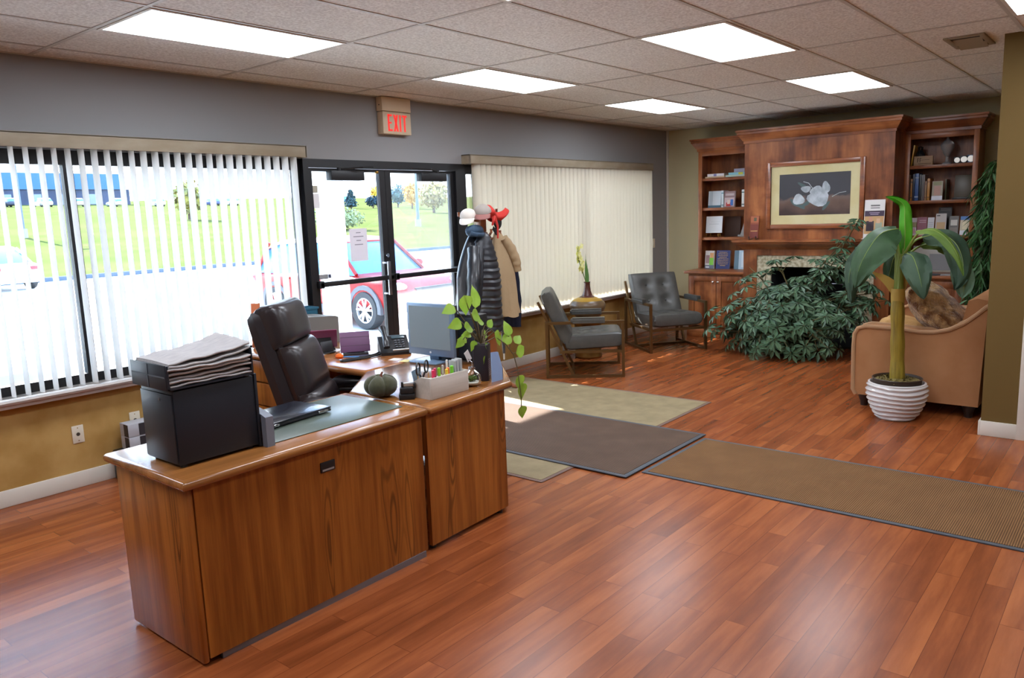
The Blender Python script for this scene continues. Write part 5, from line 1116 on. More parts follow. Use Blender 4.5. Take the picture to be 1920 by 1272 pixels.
for e, n, s in (((8.35, -1.5, .2), 26, .1), ((8.3, -1.75, .15), 28, .12), ((8.3, -1.6, .55), 26, .12), ((8.65, -1.72, .95), 12, .09), ((8.5, -1.85, .75), 20, .12), ((8.6, -2.05, 1.0), 12, .1), ((8.15, -2.05, .25), 34, .13), ((8.1, -2.3, .2), 36, .13), ((8.2, -2.15, .6), 34, .14), ((8.3, -2.45, .5), 34, .14), ((8.6, -2.4, .85), 22, .1), ((8.2, -2.65, .25), 34, .13), ((8.35, -2.85, .4), 32, .13), ((8.6, -2.95, .55), 30, .13), ((8.7, -3.1, .7), 26, .1), ((8.65, -2.85, 1.05), 18, .08), ((8.7, -2.8, 1.3), 14, .07), ((8.7, -2.9, 1.5), 10, .06), ((8.8, -1.42, .15), 16, .08), ((8.8, -1.45, .4), 8, .06), ((8.4, -2.4, .12), 26, .16), ((8.45, -1.95, .1), 22, .15)): branch(e, n, s)
sm_.build('stems', plain((96, 84, 48), .8), t, weld=False); lm.build('foliage', mat('schefflera leaf', (62, 92, 66), .38, 0, .45, var=(9, (94, 122, 92), 3)), t, weld=False)
# tall weeping plant in the corner by the right bookcase
t = thing('weeping_fig', 'tall weeping plant with long drooping leaves in the dark alcove corner', 'plant', (9.0, -4.1, 0))
m = M(t); m.lathe([(0, 0), (.12, 0), (.15, .28), (.16, .29), (.145, .29), (.13, .24), (0, .24)], (9.0, -4.1, 0), 28); m.build('pot', mat('brown plant pot', (92, 66, 44), .6), t)
m = M(t); lm = M(t); q = random.Random(31)
for k in range(3): m.tube([(9.0+.02*k, -4.1, .24), (8.98+.04*k, -4.1-.02*k, .9), (8.97+.03*k, -4.08-.03*k, 1.88)], [.022, .016, .006], 8)
for k in range(150):
    z = q.uniform(.75, 1.93); a = q.uniform(0, 2*PI); R0 = q.uniform(.12, .3)*(1 if math.cos(a) < .3 else .7); p0 = Vector((8.99, -4.09, z)); end = p0+Vector((math.cos(a)*R0, max(math.sin(a)*R0*1.05, -.2), q.uniform(-.28, -.05))); end.x = min(end.x, 9.05); end.y = max(end.y, -4.36)
    pa_ = bez([p0, p0.lerp(end, .5)+Vector((0, 0, .13)), end], 10); m.tube(pa_, [.005-.0003*i for i in range(11)], 4)
    for i in range(22):
        p = pa_[min(10, 2+int(q.random()*9))]; oa_ = q.uniform(0, 2*PI); d_ = Vector((math.cos(oa_)*.5+math.cos(a)*.3, math.sin(oa_)*.5+math.sin(a)*.3, q.uniform(-1.1, -.45))).normalized(); L = q.uniform(.09, .16); p = p.copy(); p.y = max(p.y, -4.26); s = d_.cross(Vector((q.uniform(-1, 1), q.uniform(-1, 1), .2))).normalized()*L*.075
        v = [lm._v(p), lm._v(p+d_*L*.4+s), lm._v(p+d_*L+Vector((0, 0, -.015))), lm._v(p+d_*L*.4-s)]; lm._f(v, 0, True)
m.build('stems', plain((74, 62, 42), .8), t, weld=False); lm.build('foliage', mat('weeping leaf', (40, 76, 40), .45, 0, .3, var=(7, (66, 104, 56), 3)), t, weld=False)
# ================================================================== FIREPLACE WALL UNIT
BX, UX, PXF = 9.2, 9.55, 9.1          # base front, upper front, pier front
LY0, LY1 = -.645, -1.455              # near and inner side of the first bookcase
RY0, RY1 = -3.108, -3.815             # the second one
PY0, PY1 = -1.455, -3.108             # pier between them
SH = (1.985, 1.605, 1.225)            # shelf tops minus thickness
def crown(m, ya, yb, z0, front, ends=(1, 1), out=.085, h=.155, back=9.88):
    prof = [(0, 0), (.012, 0), (.012, .03), (.022, .035), (.03, .05), (.055, .085), (.062, .1), (.072, .105), (.072, .128), (out, .135), (out, h), (0, h)]
    for (o0, z), (o1, z1) in zip(prof, prof[1:]): pass
    rings = []
    for (o, z) in prof[:-1]:
        a = ya+(o if ends[0] else 0); b = yb-(o if ends[1] else 0)
        rings.append([(front-o, a, z0+z), (front-o, b, z0+z), (back, b, z0+z), (back, a, z0+z)])
    m.loft(rings, 0, False)
def bookcase(name, label, y0, y1, outer):
    ya, yb = max(y0, y1), min(y0, y1)
    t = thing(name, label, 'bookcase', ((BX+9.88)/2, (y0+y1)/2, 0))
    m = M(t); m.box(UX, 9.88, ya-.028, ya, .855, 2.36); m.build('side_panel', cherry, t); m = M(t); m.box(UX, 9.88, yb, yb+.028, .855, 2.36); m.build('side_panel', cherry, t)
    m = M(t); m.box(9.86, 9.88, yb+.028, ya-.028, .855, 2.36); m.build('back_panel', cherry, t)
    m = M(t); m.box(UX-.018, UX, ya-.052, ya, .855, 2.36, .003); m.box(UX-.018, UX, yb, yb+.052, .855, 2.36, .003); m.build('face_frame', cherry, t)
    m = M(t); m.box(UX-.018, UX, yb+.052, ya-.052, 2.3, 2.36, .003); m.box(UX, 9.88, yb+.028, ya-.028, 2.33, 2.36); m.build('top_rail', cherry_h, t)
    for z in SH: m = M(t); m.box(UX+.005, 9.86, yb+.03, ya-.03, z, z+.035, .003); m.build('shelf', cherry_h, t)
    m = M(t); crown(m, ya, yb, 2.36, UX-.018, (1, 0) if outer > 0 else (0, 1)); m.build('crown', cherry_h, t)
    m = M(t); m.box(BX, 9.88, yb+.002, ya-.03, .1, .815); b = m.build('base_cabinet', cherry, t)
    m = M(t); m.box(BX-.05, 9.88, yb, ya+.012, .815, .85, .006); m.build('countertop', cherry_h, t)
    m = M(t); m.box(BX-.02, 9.88, yb+.002, ya-.015, 0, .085, .004); m.prism([(BX-.02, .085), (BX-.008, .1), (BX, .112), (9.8, .112), (9.8, .085)], 'y', yb+.002, ya-.02); m.build('plinth', cherry_h, t)
    w = (ya-.05-(yb+.02))/2
    for k in range(2):
        a = ya-.05-k*w-.004; b2 = a-w+.008; z0, z1 = .135, .785; m = M(t); s = .062
        m.box(BX-.02, BX, b2, b2+s, z0, z1, .002); m.box(BX-.02, BX, a-s, a, z0, z1, .002); m.box(BX-.02, BX, b2+s, a-s, z0, z0+s+.01, .002); m.box(BX-.02, BX, b2+s, a-s, z1-s, z1, .002); m.box(BX-.008, BX, b2+s, a-s, z0+s, z1-s)
        d = m.build('door', cherry, t); ky = (b2+.03) if k == 0 else (a-.03); m = M(t); m.tube([(BX-.02, ky, .715), (BX-.035, ky, .715)], .006, 10); m.ball((BX-.042, ky, .715), (.012, .016, .016), 12, 8); m.build('knob', mat('brushed nickel knob', (214, 206, 196), .25, 1), d)
    return t
bookcase('bookcase', 'cherry bookcase with two base doors by the corner behind the lounge chair', LY0, LY1, 1)
bookcase('bookcase', 'cherry bookcase in shadow behind the banana plant and loveseat', RY0, RY1, -1)
t = thing('fireplace_surround', 'tall cherry fireplace chimney breast with mantel and stone tile surround', 'fireplace', (9.5, -2.28, 0))
ta, tb, tz = -1.62, -2.945, 1.06; oa, ob, oz = -1.79, -2.775, .925
m = M(t); m.box(PXF, 9.88, PY1, PY0, tz, 2.375); m.box(9.44, 9.88, PY1, PY0, 2.375, 2.53); m.box(PXF, 9.88, ta, PY0, 0, tz); m.box(PXF, 9.88, PY1, tb, 0, tz); m.build('breast_panel', cherry, t)
m = M(t); crown(m, PY0, PY1, 2.375, PXF, (1, 1), .085, .155, 9.44); m.build('crown', cherry_h, t)
m = M(t)
rings = []
for (o, z) in ((.0, 1.135), (.02, 1.135), (.03, 1.15), (.07, 1.175), (.1, 1.19), (.115, 1.2), (.115, 1.212), (.15, 1.218), (.155, 1.225), (.155, 1.245), (.15, 1.25)): rings.append([(PXF-o, PY0+o*.6, z), (PXF-o, PY1-o*.6, z), (PXF+.02, PY1-o*.6, z), (PXF+.02, PY0+o*.6, z)])
m.loft(rings, 0, False); m.build('mantel', cherry_h, t)
stone = mat('speckled stone tile', (150, 134, 104), .6, 0, .4, var=(28, (206, 196, 168), 6), bump=(60, .15, .004))
m = M(t); m.box(PXF+.012, PXF+.04, oa, ta, 0, tz); m.box(PXF+.012, PXF+.04, tb, ob, 0, tz); m.box(PXF+.012, PXF+.04, ob, oa, oz, tz); m.build('tile_surround', stone, t)
firebox_dark = mat('dark firebox', (22, 21, 21), .9)  # near-black over the whole firebox interior
m = M(t); m.box(9.72, 9.74, ob, oa, 0, oz); m.box(PXF+.04, 9.72, oa, oa+.02, 0, oz); m.box(PXF+.04, 9.72, ob-.02, ob, 0, oz); m.box(PXF+.04, 9.72, ob, oa, oz, oz+.02); m.box(PXF+.04, 9.72, ob, oa, 0, .02); m.build('firebox', firebox_dark, t)
m = M(t); pts = [(PXF+.06, -2.28-.22*math.cos(a), .62+.12*math.sin(a)) for a in [PI*i/16 for i in range(17)]]
for cy_ in (-2.02, -2.54): m.tube([(PXF+.05, cy_+.22, .1)]+[(PXF+.05, cy_+.22*math.cos(a), .56+.18*math.sin(a)) for a in [PI*i/14 for i in range(15)]]+[(PXF+.05, cy_-.22, .1)], .009, 7)
m.build('screen_arch', mat('pewter', (110, 112, 118), .35, .8), t)
# framed print above the mantel
t = thing('framed_print', 'wood-framed dark print of pale flowers with a cream mat above the mantel', 'picture', (9.07, -2.24, 1.77)); fx = PXF-.002
fr = wood('picture frame wood', (112, 58, 28), (160, 92, 52), 'y', 9, .1, .3, coat=.3)
ya, yb, za, zb = -1.735, -2.825, 1.37, 2.135; b = .052
m = M(t); m.box(fx-.03, fx, yb, yb+b, za, zb, .006); m.box(fx-.03, fx, ya-b, ya, za, zb, .006); m.box(fx-.03, fx, yb+b, ya-b, za, za+b, .006); m.box(fx-.03, fx, yb+b, ya-b, zb-b, zb, .006); m.build('frame', fr, t)
m = M(t); m.box(fx-.008, fx, yb+b, ya-b, za+b, zb-b); m.build('cream_mat', mat('cream mat board', (206, 192, 142), .85, var=(5, (214, 204, 160), 3)), t)
pa, pb, pz0, pz1 = -1.885, -2.675, 1.525, 1.99
art = bpy.data.materials.new('print ground'); art.use_nodes = True; n = art.node_tree.nodes; l = art.node_tree.links; bb = n['Principled BSDF']; bb.inputs['Roughness'].default_value = .35
tcn = n.new('ShaderNodeTexCoord'); sp = n.new('ShaderNodeSeparateXYZ'); nzn = n.new('ShaderNodeTexNoise'); nzn.inputs['Scale'].default_value = 6; nzn.inputs['Detail'].default_value = 4
ad = n.new('ShaderNodeMath'); ad.operation = 'MULTIPLY_ADD'; ad.inputs[1].default_value = .22
l.new(tcn.outputs['Object'], sp.inputs[0]); l.new(tcn.outputs['Object'], nzn.inputs['Vector']); l.new(nzn.outputs['Fac'], ad.inputs[0]); l.new(sp.outputs['Z'], ad.inputs[2])
rp = n.new('ShaderNodeValToRGB'); e_ = rp.color_ramp.elements; e_[0].position = 0; e_[0].color = (*lin((64, 48, 46)), 1); e_[1].position = .5; e_[1].color = (*lin((62, 62, 68)), 1)
mr = n.new('ShaderNodeMapRange'); mr.inputs[1].default_value = -.12; mr.inputs[2].default_value = .36; l.new(ad.outputs[0], mr.inputs[0]); l.new(mr.outputs[0], rp.inputs[0])
k = e_.new(.22); k.color = (*lin((104, 80, 68)), 1); k = e_.new(.33); k.color = (*lin((112, 92, 84)), 1); k = e_.new(.4); k.color = (*lin((58, 58, 64)), 1)
l.new(rp.outputs[0], bb.inputs['Base Color'])
m = M(t); m.box(fx-.0095, fx-.008, pb, pa, pz0, pz1); m.build('print', art, t)
petal = mat('printed petals', (190, 198, 204), .5, var=(14, (150, 158, 166), 4)); pleaf = mat('printed leaves', (76, 96, 96), .5)
m = M(t); q = random.Random(2); xx = fx-.0105
def blob(y, z, ry, rz_, mi, a=0, tip=.0):
    P = []
    for i in range(16):
        th = 2*PI*i/16; r = 1+.12*math.sin(3*th+y*40)+tip*max(0, math.cos(th))**4; u, v = ry*r*math.cos(th), rz_*r*math.sin(th); P.append((xx-.0002*mi-len(m.bm.faces)*2e-6, y+u*math.cos(a)-v*math.sin(a), z+u*math.sin(a)+v*math.cos(a)))
    m._f([m._v(p) for p in P], mi)
for y, z, a in ((-2.06, 1.66, .8), (-2.2, 1.655, -.6), (-2.36, 1.66, -.5), (-2.14, 1.62, .4), (-2.42, 1.63, -.9), (-2.16, 1.85, .6)): blob(y, z, .05, .02, 0, a, .5)
for y, z, r1, r2 in ((-2.11, 1.7, .066, .06), (-2.33, 1.705, .12, .085), (-2.31, 1.785, .07, .06), (-2.19, 1.815, .055, .036), (-2.41, 1.82, .045, .07)): blob(y, z, r1, r2, 1)
m.tube([(xx, -2.28, 1.8), (xx, -2.22, 1.88), (xx, -2.16, 1.9)], .004, 4, 1); m.tube([(xx, -2.48, 1.72), (xx, -2.56, 1.76), (xx, -2.63, 1.77)], .0035, 4, 1)
m.build('printed_flowers', [pleaf, petal], t, weld=False)
# ------------------------------------------------------------------ books and ornaments
def book_flat(label, y0, y1, z, h, x0, x1, col, group, band=None):
    t = thing('book', label, 'book', ((x0+x1)/2, (y0+y1)/2, z), 0, group); m = M(t); a, b = sorted((y0, y1))
    m.box(x0, x1, a, b, z, z+.003); m.box(x0, x1, a, b, z+h-.003, z+h); m.box(x0-.002, x0+.002, a, b, z, z+h, .001); m.build('cover', plain(col, .4), t)
    m = M(t); m.box(x0+.003, x1-.004, a+.003, b-.003, z+.003, z+h-.003); m.build('pages', page, t)
    if band: m = M(t); m.box(x0-.0028, x0-.002, a+(b-a)*.45, a+(b-a)*.62, z+.002, z+h-.002); m.build('spine_label', plain(band, .5), t)
def book_spine(label, y0, y1, z, h, x0, d, col, group, lean=0, band=None):
    """standing with its spine to the room"""
    t = thing('book', label, 'book', (x0+d/2, (y0+y1)/2, z), 0, group); a, b = sorted((y0, y1)); R = rotx(lean); pv = (x0, b if lean > 0 else a, z); kw = dict(R=R, piv=pv)
    m = M(t); m.box(x0, x0+.004, a, b, z, z+h, .001, **kw); m.box(x0, x0+d, a, a+.003, z, z+h, **kw); m.box(x0, x0+d, b-.003, b, z, z+h, **kw); m.build('cover', plain(col, .4), t)
    m = M(t); m.box(x0+.004, x0+d-.005, a+.003, b-.003, z+.003, z+h-.004, **kw); m.build('pages', page, t)
    if band:
        m = M(t)
        for f in (.12, .82): m.box(x0-.001, x0, a+.001, b-.001, z+h*f, z+h*(f+.05), **kw)
        m.build('spine_label', plain(band, .5), t)
def book_face(name, label, cat, y0, y1, z, h, x0, cols, group, th=.022, lean=.12, deco=(), pg=True):
    """front cover to the room; deco = (u0, u1, v0, v1, colour) on the cover"""
    t = thing(name, label, cat, (x0, (y0+y1)/2, z), 0, group); a, b = sorted((y0, y1)); kw = dict(R=roty(lean), piv=(x0, 0, z))
    m = M(t); m.box(x0, x0+.003, a, b, z, z+h, **kw); m.box(x0+th-.003, x0+th, a, b, z, z+h, **kw)
    if th > .01: m.box(x0, x0+th, b-.003, b, z, z+h, **kw)
    m.build('cover', plain(cols, .35), t)
    if pg and th > .01: m = M(t); m.box(x0+.003, x0+th-.003, a+.003, b-.003, z+.003, z+h-.003, **kw); m.build('pages', page, t)
    mats = []; m = M(t)
    for i, (u0, u1, v0, v1, c) in enumerate(deco):
        mt = plain(c, .4)
        if mt not in mats: mats.append(mt)
        e = .0006+.0002*i; m.box(x0-e, x0, b+(a-b)*u0, b+(a-b)*u1, z+h*v0, z+h*v1, m=mats.index(mt), **kw)
    if mats: m.build('cover_print', mats, t)
    return t
def stand(label, y, z, x0, w, h, mt, nm='easel'):
    t = thing(nm, label, 'display stand', (x0, y, z)); m = M(t)
    for s in (-1, 1): m.tube([(x0-.035, y+s*w*.35, z+.03), (x0-.03, y+s*w*.35, z+.006), (x0+.05, y+s*w*.3, z+.006), (x0+.05, y+s*w*.2, z+h)], .005, 6); m.ball((x0-.035, y+s*w*.35, z+.035), .009, 8, 6)
    m.tube([(x0+.05, y-w*.3, z+.02), (x0+.05, y+w*.3, z+.02)], .005, 6); m.build('frame', mt, t)
zt = [s+.0352 for s in SH]; g1 = 'books lying on the top shelf near the corner'
book_flat('cream paperback lying at the bottom of the two-book stack, top shelf near the corner', -.72, -.985, zt[0], .018, UX+.03, 9.76, (222, 196, 160), g1)
book_flat('white book with a blue spine label on the two-book stack, top shelf near the corner', -.745, -.975, zt[0]+.0185, .034, UX+.04, 9.77, (232, 228, 232), g1, (130, 130, 180))
book_flat('thin pale green book at the bottom of the stack beside the breast, top shelf', -1.0, -1.38, zt[0], .024, UX+.03, 9.78, (190, 214, 204), g1)
book_flat('aqua blue book with a yellow mark in the stack beside the breast, top shelf', -1.03, -1.38, zt[0]+.0245, .03, UX+.05, 9.78, (142, 200, 214), g1, (206, 206, 70))
book_flat('topmost thick grey book in the stack beside the breast, top shelf', -1.1, -1.38, zt[0]+.055, .045, UX+.06, 9.78, (150, 148, 168), g1)
g2 = 'books standing on the second shelf near the corner'
book_face('book', 'large pale silver-blue book facing out, second shelf near the corner', 'book', -.74, -.915, zt[1], .215, 9.62, (206, 216, 224), g2, .03, deco=((0, 1, 0, .14, (70, 110, 130)), (.1, .35, .14, 1, (176, 190, 200))))
book_spine('thin white book with teal foot standing edge-on beside the silver book', -.925, -.958, zt[1], .215, 9.62, .14, (214, 226, 232), g2, 0, (80, 140, 160))
book_face('book', 'dusky pink paperback with people on its cover, second shelf near the corner', 'book', -.965, -1.11, zt[1], .205, 9.61, (150, 124, 124), g2, .03, deco=((.1, .9, .72, .86, (190, 176, 176)), (.05, .95, .05, .6, (196, 176, 178)), (.2, .7, .06, .3, (190, 60, 56)), (.6, .85, .1, .48, (60, 110, 180)), (.3, .55, .2, .45, (220, 200, 190))))
book_spine('white and teal spined book standing at the breast end of the second shelf', -1.2, -1.235, zt[1], .215, 9.62, .15, (224, 226, 222), g2, 0, (20, 90, 90))
book_face('book', 'pale green book facing out against the breast, second shelf near the corner', 'book', -1.245, -1.39, zt[1], .21, 9.64, (184, 196, 186), g2, .02, deco=((.1, .35, .55, .7, (60, 60, 58)),))
# glazed white tile on a gold easel, dark framed block, glass trophy
t = book_face('ceramic_plaque', 'square white plaque standing on a gold easel on the third shelf', 'plaque', -.705, -.93, zt[2]+.055, .215, 9.63, (226, 230, 234), None, .012, .12, deco=((.2, .8, .52, .545, (190, 196, 200)), (.3, .85, .66, .675, (196, 202, 206))), pg=False)
stand('gold scroll easel under the square white plaque', -.82, zt[2], 9.62, .24, .16, brass)
t = thing('wooden_block_frame', 'dark brown upright picture back standing behind the white plaque', 'frame', (9.78, -1.0, zt[2])); m = M(t); m.box(9.78, 9.795, -1.12, -.9, zt[2], zt[2]+.26, .002, R=roty(.1)); m.build('back', plain((66, 40, 26), .6), t)
t = thing('glass_trophy', 'clear glass trophy spike beside the breast on the third shelf', 'trophy', (9.64, -1.22, zt[2])); m = M(t); m.box(9.6, 9.68, -1.29, -1.16, zt[2], zt[2]+.03, .005); m.prism([(-1.26, zt[2]+.03), (-1.18, zt[2]+.03), (-1.24, zt[2]+.2)], 'x', 9.63, 9.65); m.build('body', mat('clear crystal', (232, 234, 236), .08, 0, .7, trans=.7), t)
g4 = 'books standing on the counter of the bookcase by the corner'; zc = .8505
book_face('book', 'photo-covered book with a green figure on the counter by the corner', 'book', -.725, -.85, zc, .235, 9.56, (196, 190, 186), g4, .03, deco=((0, 1, 0, .2, (96, 100, 116)), (.5, .95, .2, .62, (110, 180, 50)), (.1, .5, .3, .75, (140, 110, 110)), (.55, .95, .6, .88, (196, 140, 90)), (.1, .5, .05, .12, (220, 220, 224))))
t = book_face('book', 'navy blue book with gold script on its cover on the counter', 'book', -.885, -1.075, zc, .24, 9.55, (44, 54, 108), g4, .03)
m = M(t); q = random.Random(8)
for r in range(9):
    y = -.905; z = zc+.216-r*.0215; wd = (.11, .13, .13, .1, .15, .15, .15, .14, .075)[r]; y0 = -.98+wd/2; pts = []
    for i in range(26): f = i/25; pts.append((9.55-.0016-(zc-z)*.0, y0-wd*f, z+.0055*math.sin(f*wd*420+r)+q.uniform(-.002, .002)))
    R = roty(.12); pv = Vector((9.55, 0, zc)); m.tube([pv+R @ (Vector(p)-pv) for p in pts], .0022, 4)
m.build('lettering', mat('gold script', (226, 186, 112), .4), t)
book_face('book', 'pale icy blue book facing out against the breast on the counter', 'book', -1.13, -1.37, zc, .24, 9.56, (180, 204, 218), g4, .03, deco=((.0, .25, 0, 1, (96, 124, 140)), (.4, .6, .1, .9, (214, 228, 236))))
# on the mantel
t = book_face('wooden_plaque', 'reddish wooden plaque with a seal on a dark stand on the mantel', 'plaque', -1.57, -1.675, 1.272, .26, 8.99, (134, 66, 40), None, .02, .14, deco=((.06, .94, .02, .62, (112, 44, 34)), (.06, .94, .7, .97, (166, 92, 56)), (.4, .72, .76, .92, (88, 84, 60)), (.1, .9, .3, .33, (200, 160, 90))), pg=False)
stand('dark little stand under the reddish plaque on the mantel', -1.622, 1.2505, 8.985, .12, .12, plain((34, 22, 18), .4), 'plaque_stand')
t = book_face('brochure_stand', 'brochure holder with a purple-banded leaflet showing people on the mantel', 'brochure holder', -2.845, -3.05, 1.2505, .42, 9.0, (222, 218, 214), None, .006, .1, deco=((.02, .98, .13, .58, (190, 150, 100)), (.02, .98, .58, .72, (58, 38, 62)), (.12, .5, .2, .46, (50, 34, 44)), (.25, .42, .44, .56, (196, 140, 112)), (.58, .9, .2, .42, (150, 160, 140)), (.62, .8, .4, .52, (206, 164, 130)), (.3, .75, .83, .87, (120, 118, 116)), (.3, .75, .78, .8, (80, 78, 78)), (.3, .7, .62, .635, (170, 150, 176)), (.25, .75, .66, .675, (170, 150, 176))), pg=False)
m = M(t); m.box(8.965, 9.06, -3.06, -2.835, 1.2505, 1.256, .002); m.build('foot', paper_white, t)
# second bookcase, top shelf
gs = 'ornaments'
book_spine('thin yellow book leaning on the top shelf in the shadowed bookcase', -3.15, -3.165, zt[0], .225, 9.6, .14, (206, 160, 34), None, .12)
t = thing('wooden_word_block', 'pale wooden sign block with dark lettering on the top shelf', 'sign block', (9.6, -3.28, zt[0])); m = M(t); m.box(9.59, 9.63, -3.375, -3.185, zt[0], zt[0]+.1, .004); m.build('block', wood('pale wood block', (140, 112, 84), (176, 146, 114), 'y', 9, .1, .6), t)
m = M(t)
for (a, b, c, d) in ((-3.22, -3.228, .035, .08), (-3.22, -3.235, .072, .08), (-3.22, -3.233, .053, .06), (-3.243, -3.25, .035, .08), (-3.243, -3.26, .072, .08), (-3.243, -3.256, .053, .06), (-3.262, -3.34, .056, .06), (-3.23, -3.36, .016, .022)): m.box(9.5885, 9.59, b, a, zt[0]+c, zt[0]+d)
m.build('lettering', plain((84, 60, 44), .7), t)
t = thing('black_sculpture', 'small glossy black sculpture behind the wooden sign block', 'sculpture', (9.72, -3.22, zt[0])); m = M(t); m.lathe([(0, 0), (.04, 0), (.05, .05), (.055, .1), (.04, .14), (.02, .17), (.03, .2), (0, .215)], (9.72, -3.22, zt[0]), 20); m.build('body', mat('glossy black ceramic', (26, 27, 30), .12, 0, .8), t)
t = thing('glass_vase', 'clear cut-glass lidded urn in the middle of the top shelf', 'urn', (9.7, -3.49, zt[0])); m = M(t); m.lathe([(.0, 0), (.055, 0), (.05, .012), (.018, .03), (.015, .08), (.03, .1), (.065, .17), (.07, .21), (.06, .225), (.035, .25), (.018, .27), (.012, .29), (.018, .3), (.014, .315), (0, .32)], (9.7, -3.49, zt[0]), 28); m.build('body', mat('clear crystal', (232, 234, 236), .08, 0, .7, trans=.7), t)
for k, (y, r, lb) in enumerate(((-3.605, .03, 'smallest round coin-like medal in a dark case beside the urn'), (-3.67, .034, 'middle round silver medal in its dark case on the top shelf'), (-3.735, .037, 'largest round silver medal, in a blue case, on the top shelf'))):
    t = thing('medal', lb, 'medal', (9.6, y, zt[0]), 0, 'round medals on the top shelf'); m = M(t); m.box(9.6, 9.63, y-r-.002, y+r+.002, zt[0], zt[0]+2*r+.008, .002); m.build('case', plain((60, 84, 110) if k == 2 else (30, 26, 24), .4), t); m = M(t); m.cyl((9.6, y, zt[0]+r+.004), r*.9, -.004, 24, 0, 'x'); m.build('disc', mat('medal silver', (214, 210, 200), .3, .7), t)
g5 = 'books standing on the second shelf of the shadowed bookcase'
for (a, b, h, c, ln, bd, lb) in ((-3.145, -3.162, .285, (150, 130, 124), 0, None, 'thin grey-pink book at the breast end, second shelf of the shadowed bookcase'), (-3.164, -3.184, .24, (170, 110, 40), 0, (60, 40, 30), 'ochre spined book between the grey-pink and the dark blue one'), (-3.186, -3.204, .29, (30, 36, 60), 0, None, 'dark navy book next to the bright blue binder'), (-3.206, -3.246, .295, (56, 86, 140), 0, (150, 166, 190), 'thick bright blue binder, second shelf of the shadowed bookcase'), (-3.25, -3.275, .285, (46, 46, 48), 0, None, 'black book just past the bright blue binder'), (-3.277, -3.29, .28, (136, 132, 130), 0, None, 'first of the thin grey books past the black one'), (-3.292, -3.305, .28, (124, 110, 110), 0, None, 'thin mauve-grey book next to the tan ones'), (-3.308, -3.327, .21, (160, 124, 92), 0, (110, 70, 50), 'short tan paperback, second shelf of the shadowed bookcase'), (-3.33, -3.358, .235, (190, 136, 66), 0, (120, 80, 40), 'golden tan book beside the photo-covered one')):
    book_spine(lb, a, b, zt[1], h, 9.59, .17, c, g5, ln, bd)
book_face('book', 'photo-covered book with a white foot facing out, shadowed bookcase', 'book', -3.375, -3.48, zt[1], .205, 9.6, (150, 130, 100), g5, .03, .12, deco=((0, 1, 0, .22, (214, 216, 226)), (.2, .8, .25, .75, (176, 126, 104)), (.1, .9, .78, .98, (130, 124, 70))))
book_spine('olive book standing behind the photo-covered one', -3.485, -3.5, zt[1], .22, 9.7, .14, (90, 92, 60), g5)
t = thing('shelf_frame', 'dark olive picture leaning in a black frame, second shelf of the shadowed bookcase', 'picture', (9.72, -3.66, zt[1])); m = M(t); m.box(9.72, 9.735, -3.76, -3.57, zt[1], zt[1]+.26, .002, R=roty(.12), piv=(9.72, 0, zt[1])); m.build('picture', plain((74, 62, 38), .4), t); m = M(t); m.box(9.69, 9.72, -3.76, -3.56, zt[1], zt[1]+.02, .002); m.build('ledge', plain((26, 22, 20), .4), t)
g6 = 'leaflets on the third shelf of the shadowed bookcase'
for (a, b, h, base, deco, lb) in ((-3.155, -3.238, .195, (176, 160, 160), ((0, 1, .45, .75, (120, 104, 50)), (.2, .9, .1, .4, (176, 130, 130))), 'mauve and olive leaflet at the breast end of the third shelf'), (-3.245, -3.34, .2, (132, 50, 72), ((0, 1, 0, .3, (196, 176, 160)), (.2, .9, .7, .74, (200, 150, 160)), (.2, .9, .8, .84, (200, 150, 160))), 'burgundy leaflet with a cream foot on the third shelf'), (-3.348, -3.412, .195, (206, 206, 210), ((.15, .85, .7, .72, (140, 140, 150)), (.15, .85, .6, .62, (140, 140, 150)), (.15, .85, .5, .52, (140, 140, 150))), 'narrow white leaflet with grey lines on the third shelf'), (-3.425, -3.53, .235, (190, 180, 174), ((0, 1, 0, .2, (104, 80, 130)), (.1, .9, .25, .6, (196, 160, 110)), (.1, .4, .88, .93, (60, 60, 60))), 'tall leaflet with a purple foot on the third shelf'), (-3.56, -3.65, .205, (90, 84, 76), ((.15, .85, .5, .8, (206, 200, 190)), (.1, .9, .1, .4, (120, 110, 100))), 'dark patterned leaflet with a pale centre on the third shelf'), (-3.665, -3.755, .2, (206, 192, 160), ((0, 1, .8, 1, (60, 120, 190)), (0, .75, 0, .24, (222, 224, 228)), (.25, .75, .3, .7, (226, 214, 178))), 'cream leaflet with a bright blue head on the third shelf')):
    book_face('leaflet', lb, 'leaflet', a, b, zt[2], h, 9.6, base, g6, .008, .14, deco=deco, pg=False)
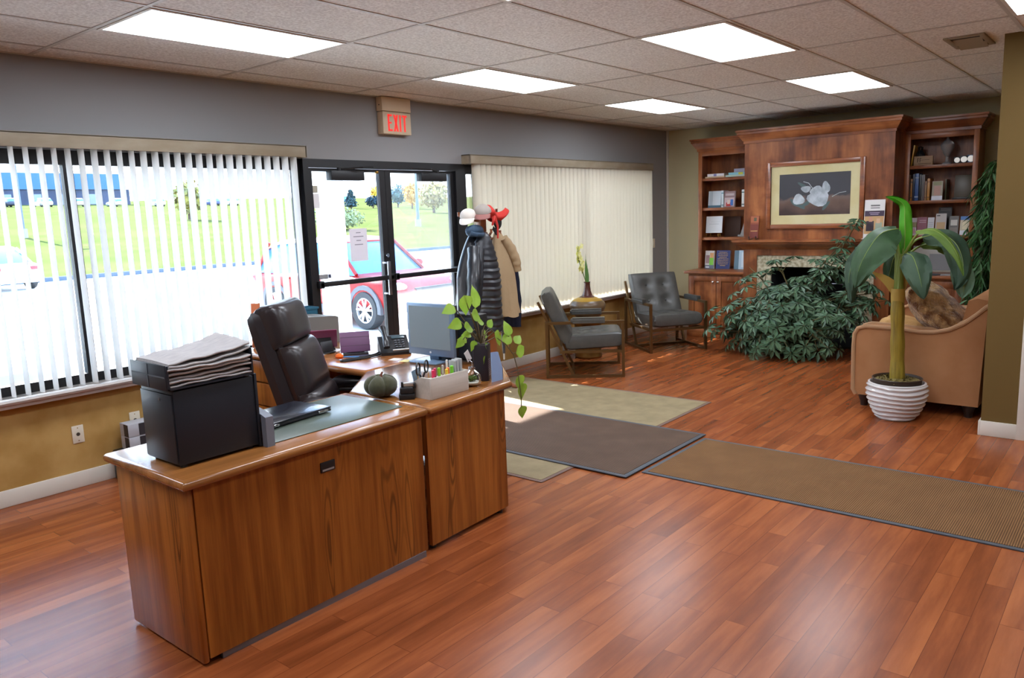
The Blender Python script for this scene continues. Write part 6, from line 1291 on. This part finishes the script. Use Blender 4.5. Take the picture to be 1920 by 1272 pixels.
t = thing('leaflet_card', 'dark card with pale writing lines standing behind the tall leaflet', 'card', (9.7, -3.47, zt[2])); m = M(t); m.box(9.7, 9.706, -3.56, -3.43, zt[2], zt[2]+.3, R=roty(.1), piv=(9.7, 0, zt[2])); m.build('sheet', plain((48, 44, 46)), t); m = M(t)
for z in (.27, .285): m.box(9.697, 9.7, -3.55, -3.45, zt[2]+z-.004, zt[2]+z+.002, R=roty(.1), piv=(9.7, 0, zt[2]))
m.build('lettering', plain((150, 146, 142)), t)
# counter of the second bookcase
t = thing('grey_poster_frame', 'pale framed grey poster standing on the counter behind the banana leaves', 'frame', (9.66, -3.4, zc)); kw = dict(R=roty(.12), piv=(9.66, 0, zc)); m = M(t); m.box(9.66, 9.675, -3.63, -3.2, zc, zc+.29, .003, **kw); m.build('frame', plain((176, 168, 156), .4), t); m = M(t); m.box(9.657, 9.66, -3.61, -3.37, zc+.02, zc+.2, **kw); m.build('panel', plain((132, 130, 132), .4), t)
t = thing('silver_ornament', 'small crumpled silver ornament at the breast end of the counter', 'ornament', (9.5, -3.17, zc)); m = M(t); m.ball((9.5, -3.17, zc+.07), (.05, .05, .07), 14, 10, f=lambda d: 1+.18*mnoise.noise(d*4)); m.build('body', mat('crumpled foil', (170, 166, 176), .3, .5), t)
for k, (y, c, a, lb) in enumerate(((-3.38, (120, 150, 186), .2, 'blue leaflet lying flat on the counter below the grey poster'), (-3.5, (60, 66, 80), -.3, 'dark leaflet lying flat on the counter below the grey poster'), (-3.62, (190, 190, 190), .15, 'white leaflet lying flat on the counter near the loveseat'))):
    m = M((9.3, y, zc)); m.box(9.22, 9.4, y-.06, y+.06, zc+.0005, zc+.004, R=rotz(a)); tag(m.build('leaflet', plain(c, .5)), lb, 'leaflet', 'leaflets lying on the counter')
t = thing('oval_dish', 'small white dish near the far end of the counter', 'dish', (9.3, -3.74, zc)); m = M(t); m.lathe([(0, .002), (.03, .002), (.06, .02), (.063, .022), (.055, .02), (0, .008)], (9.3, -3.74, zc), 24); m.build('body', plain((206, 204, 200), .3), t)
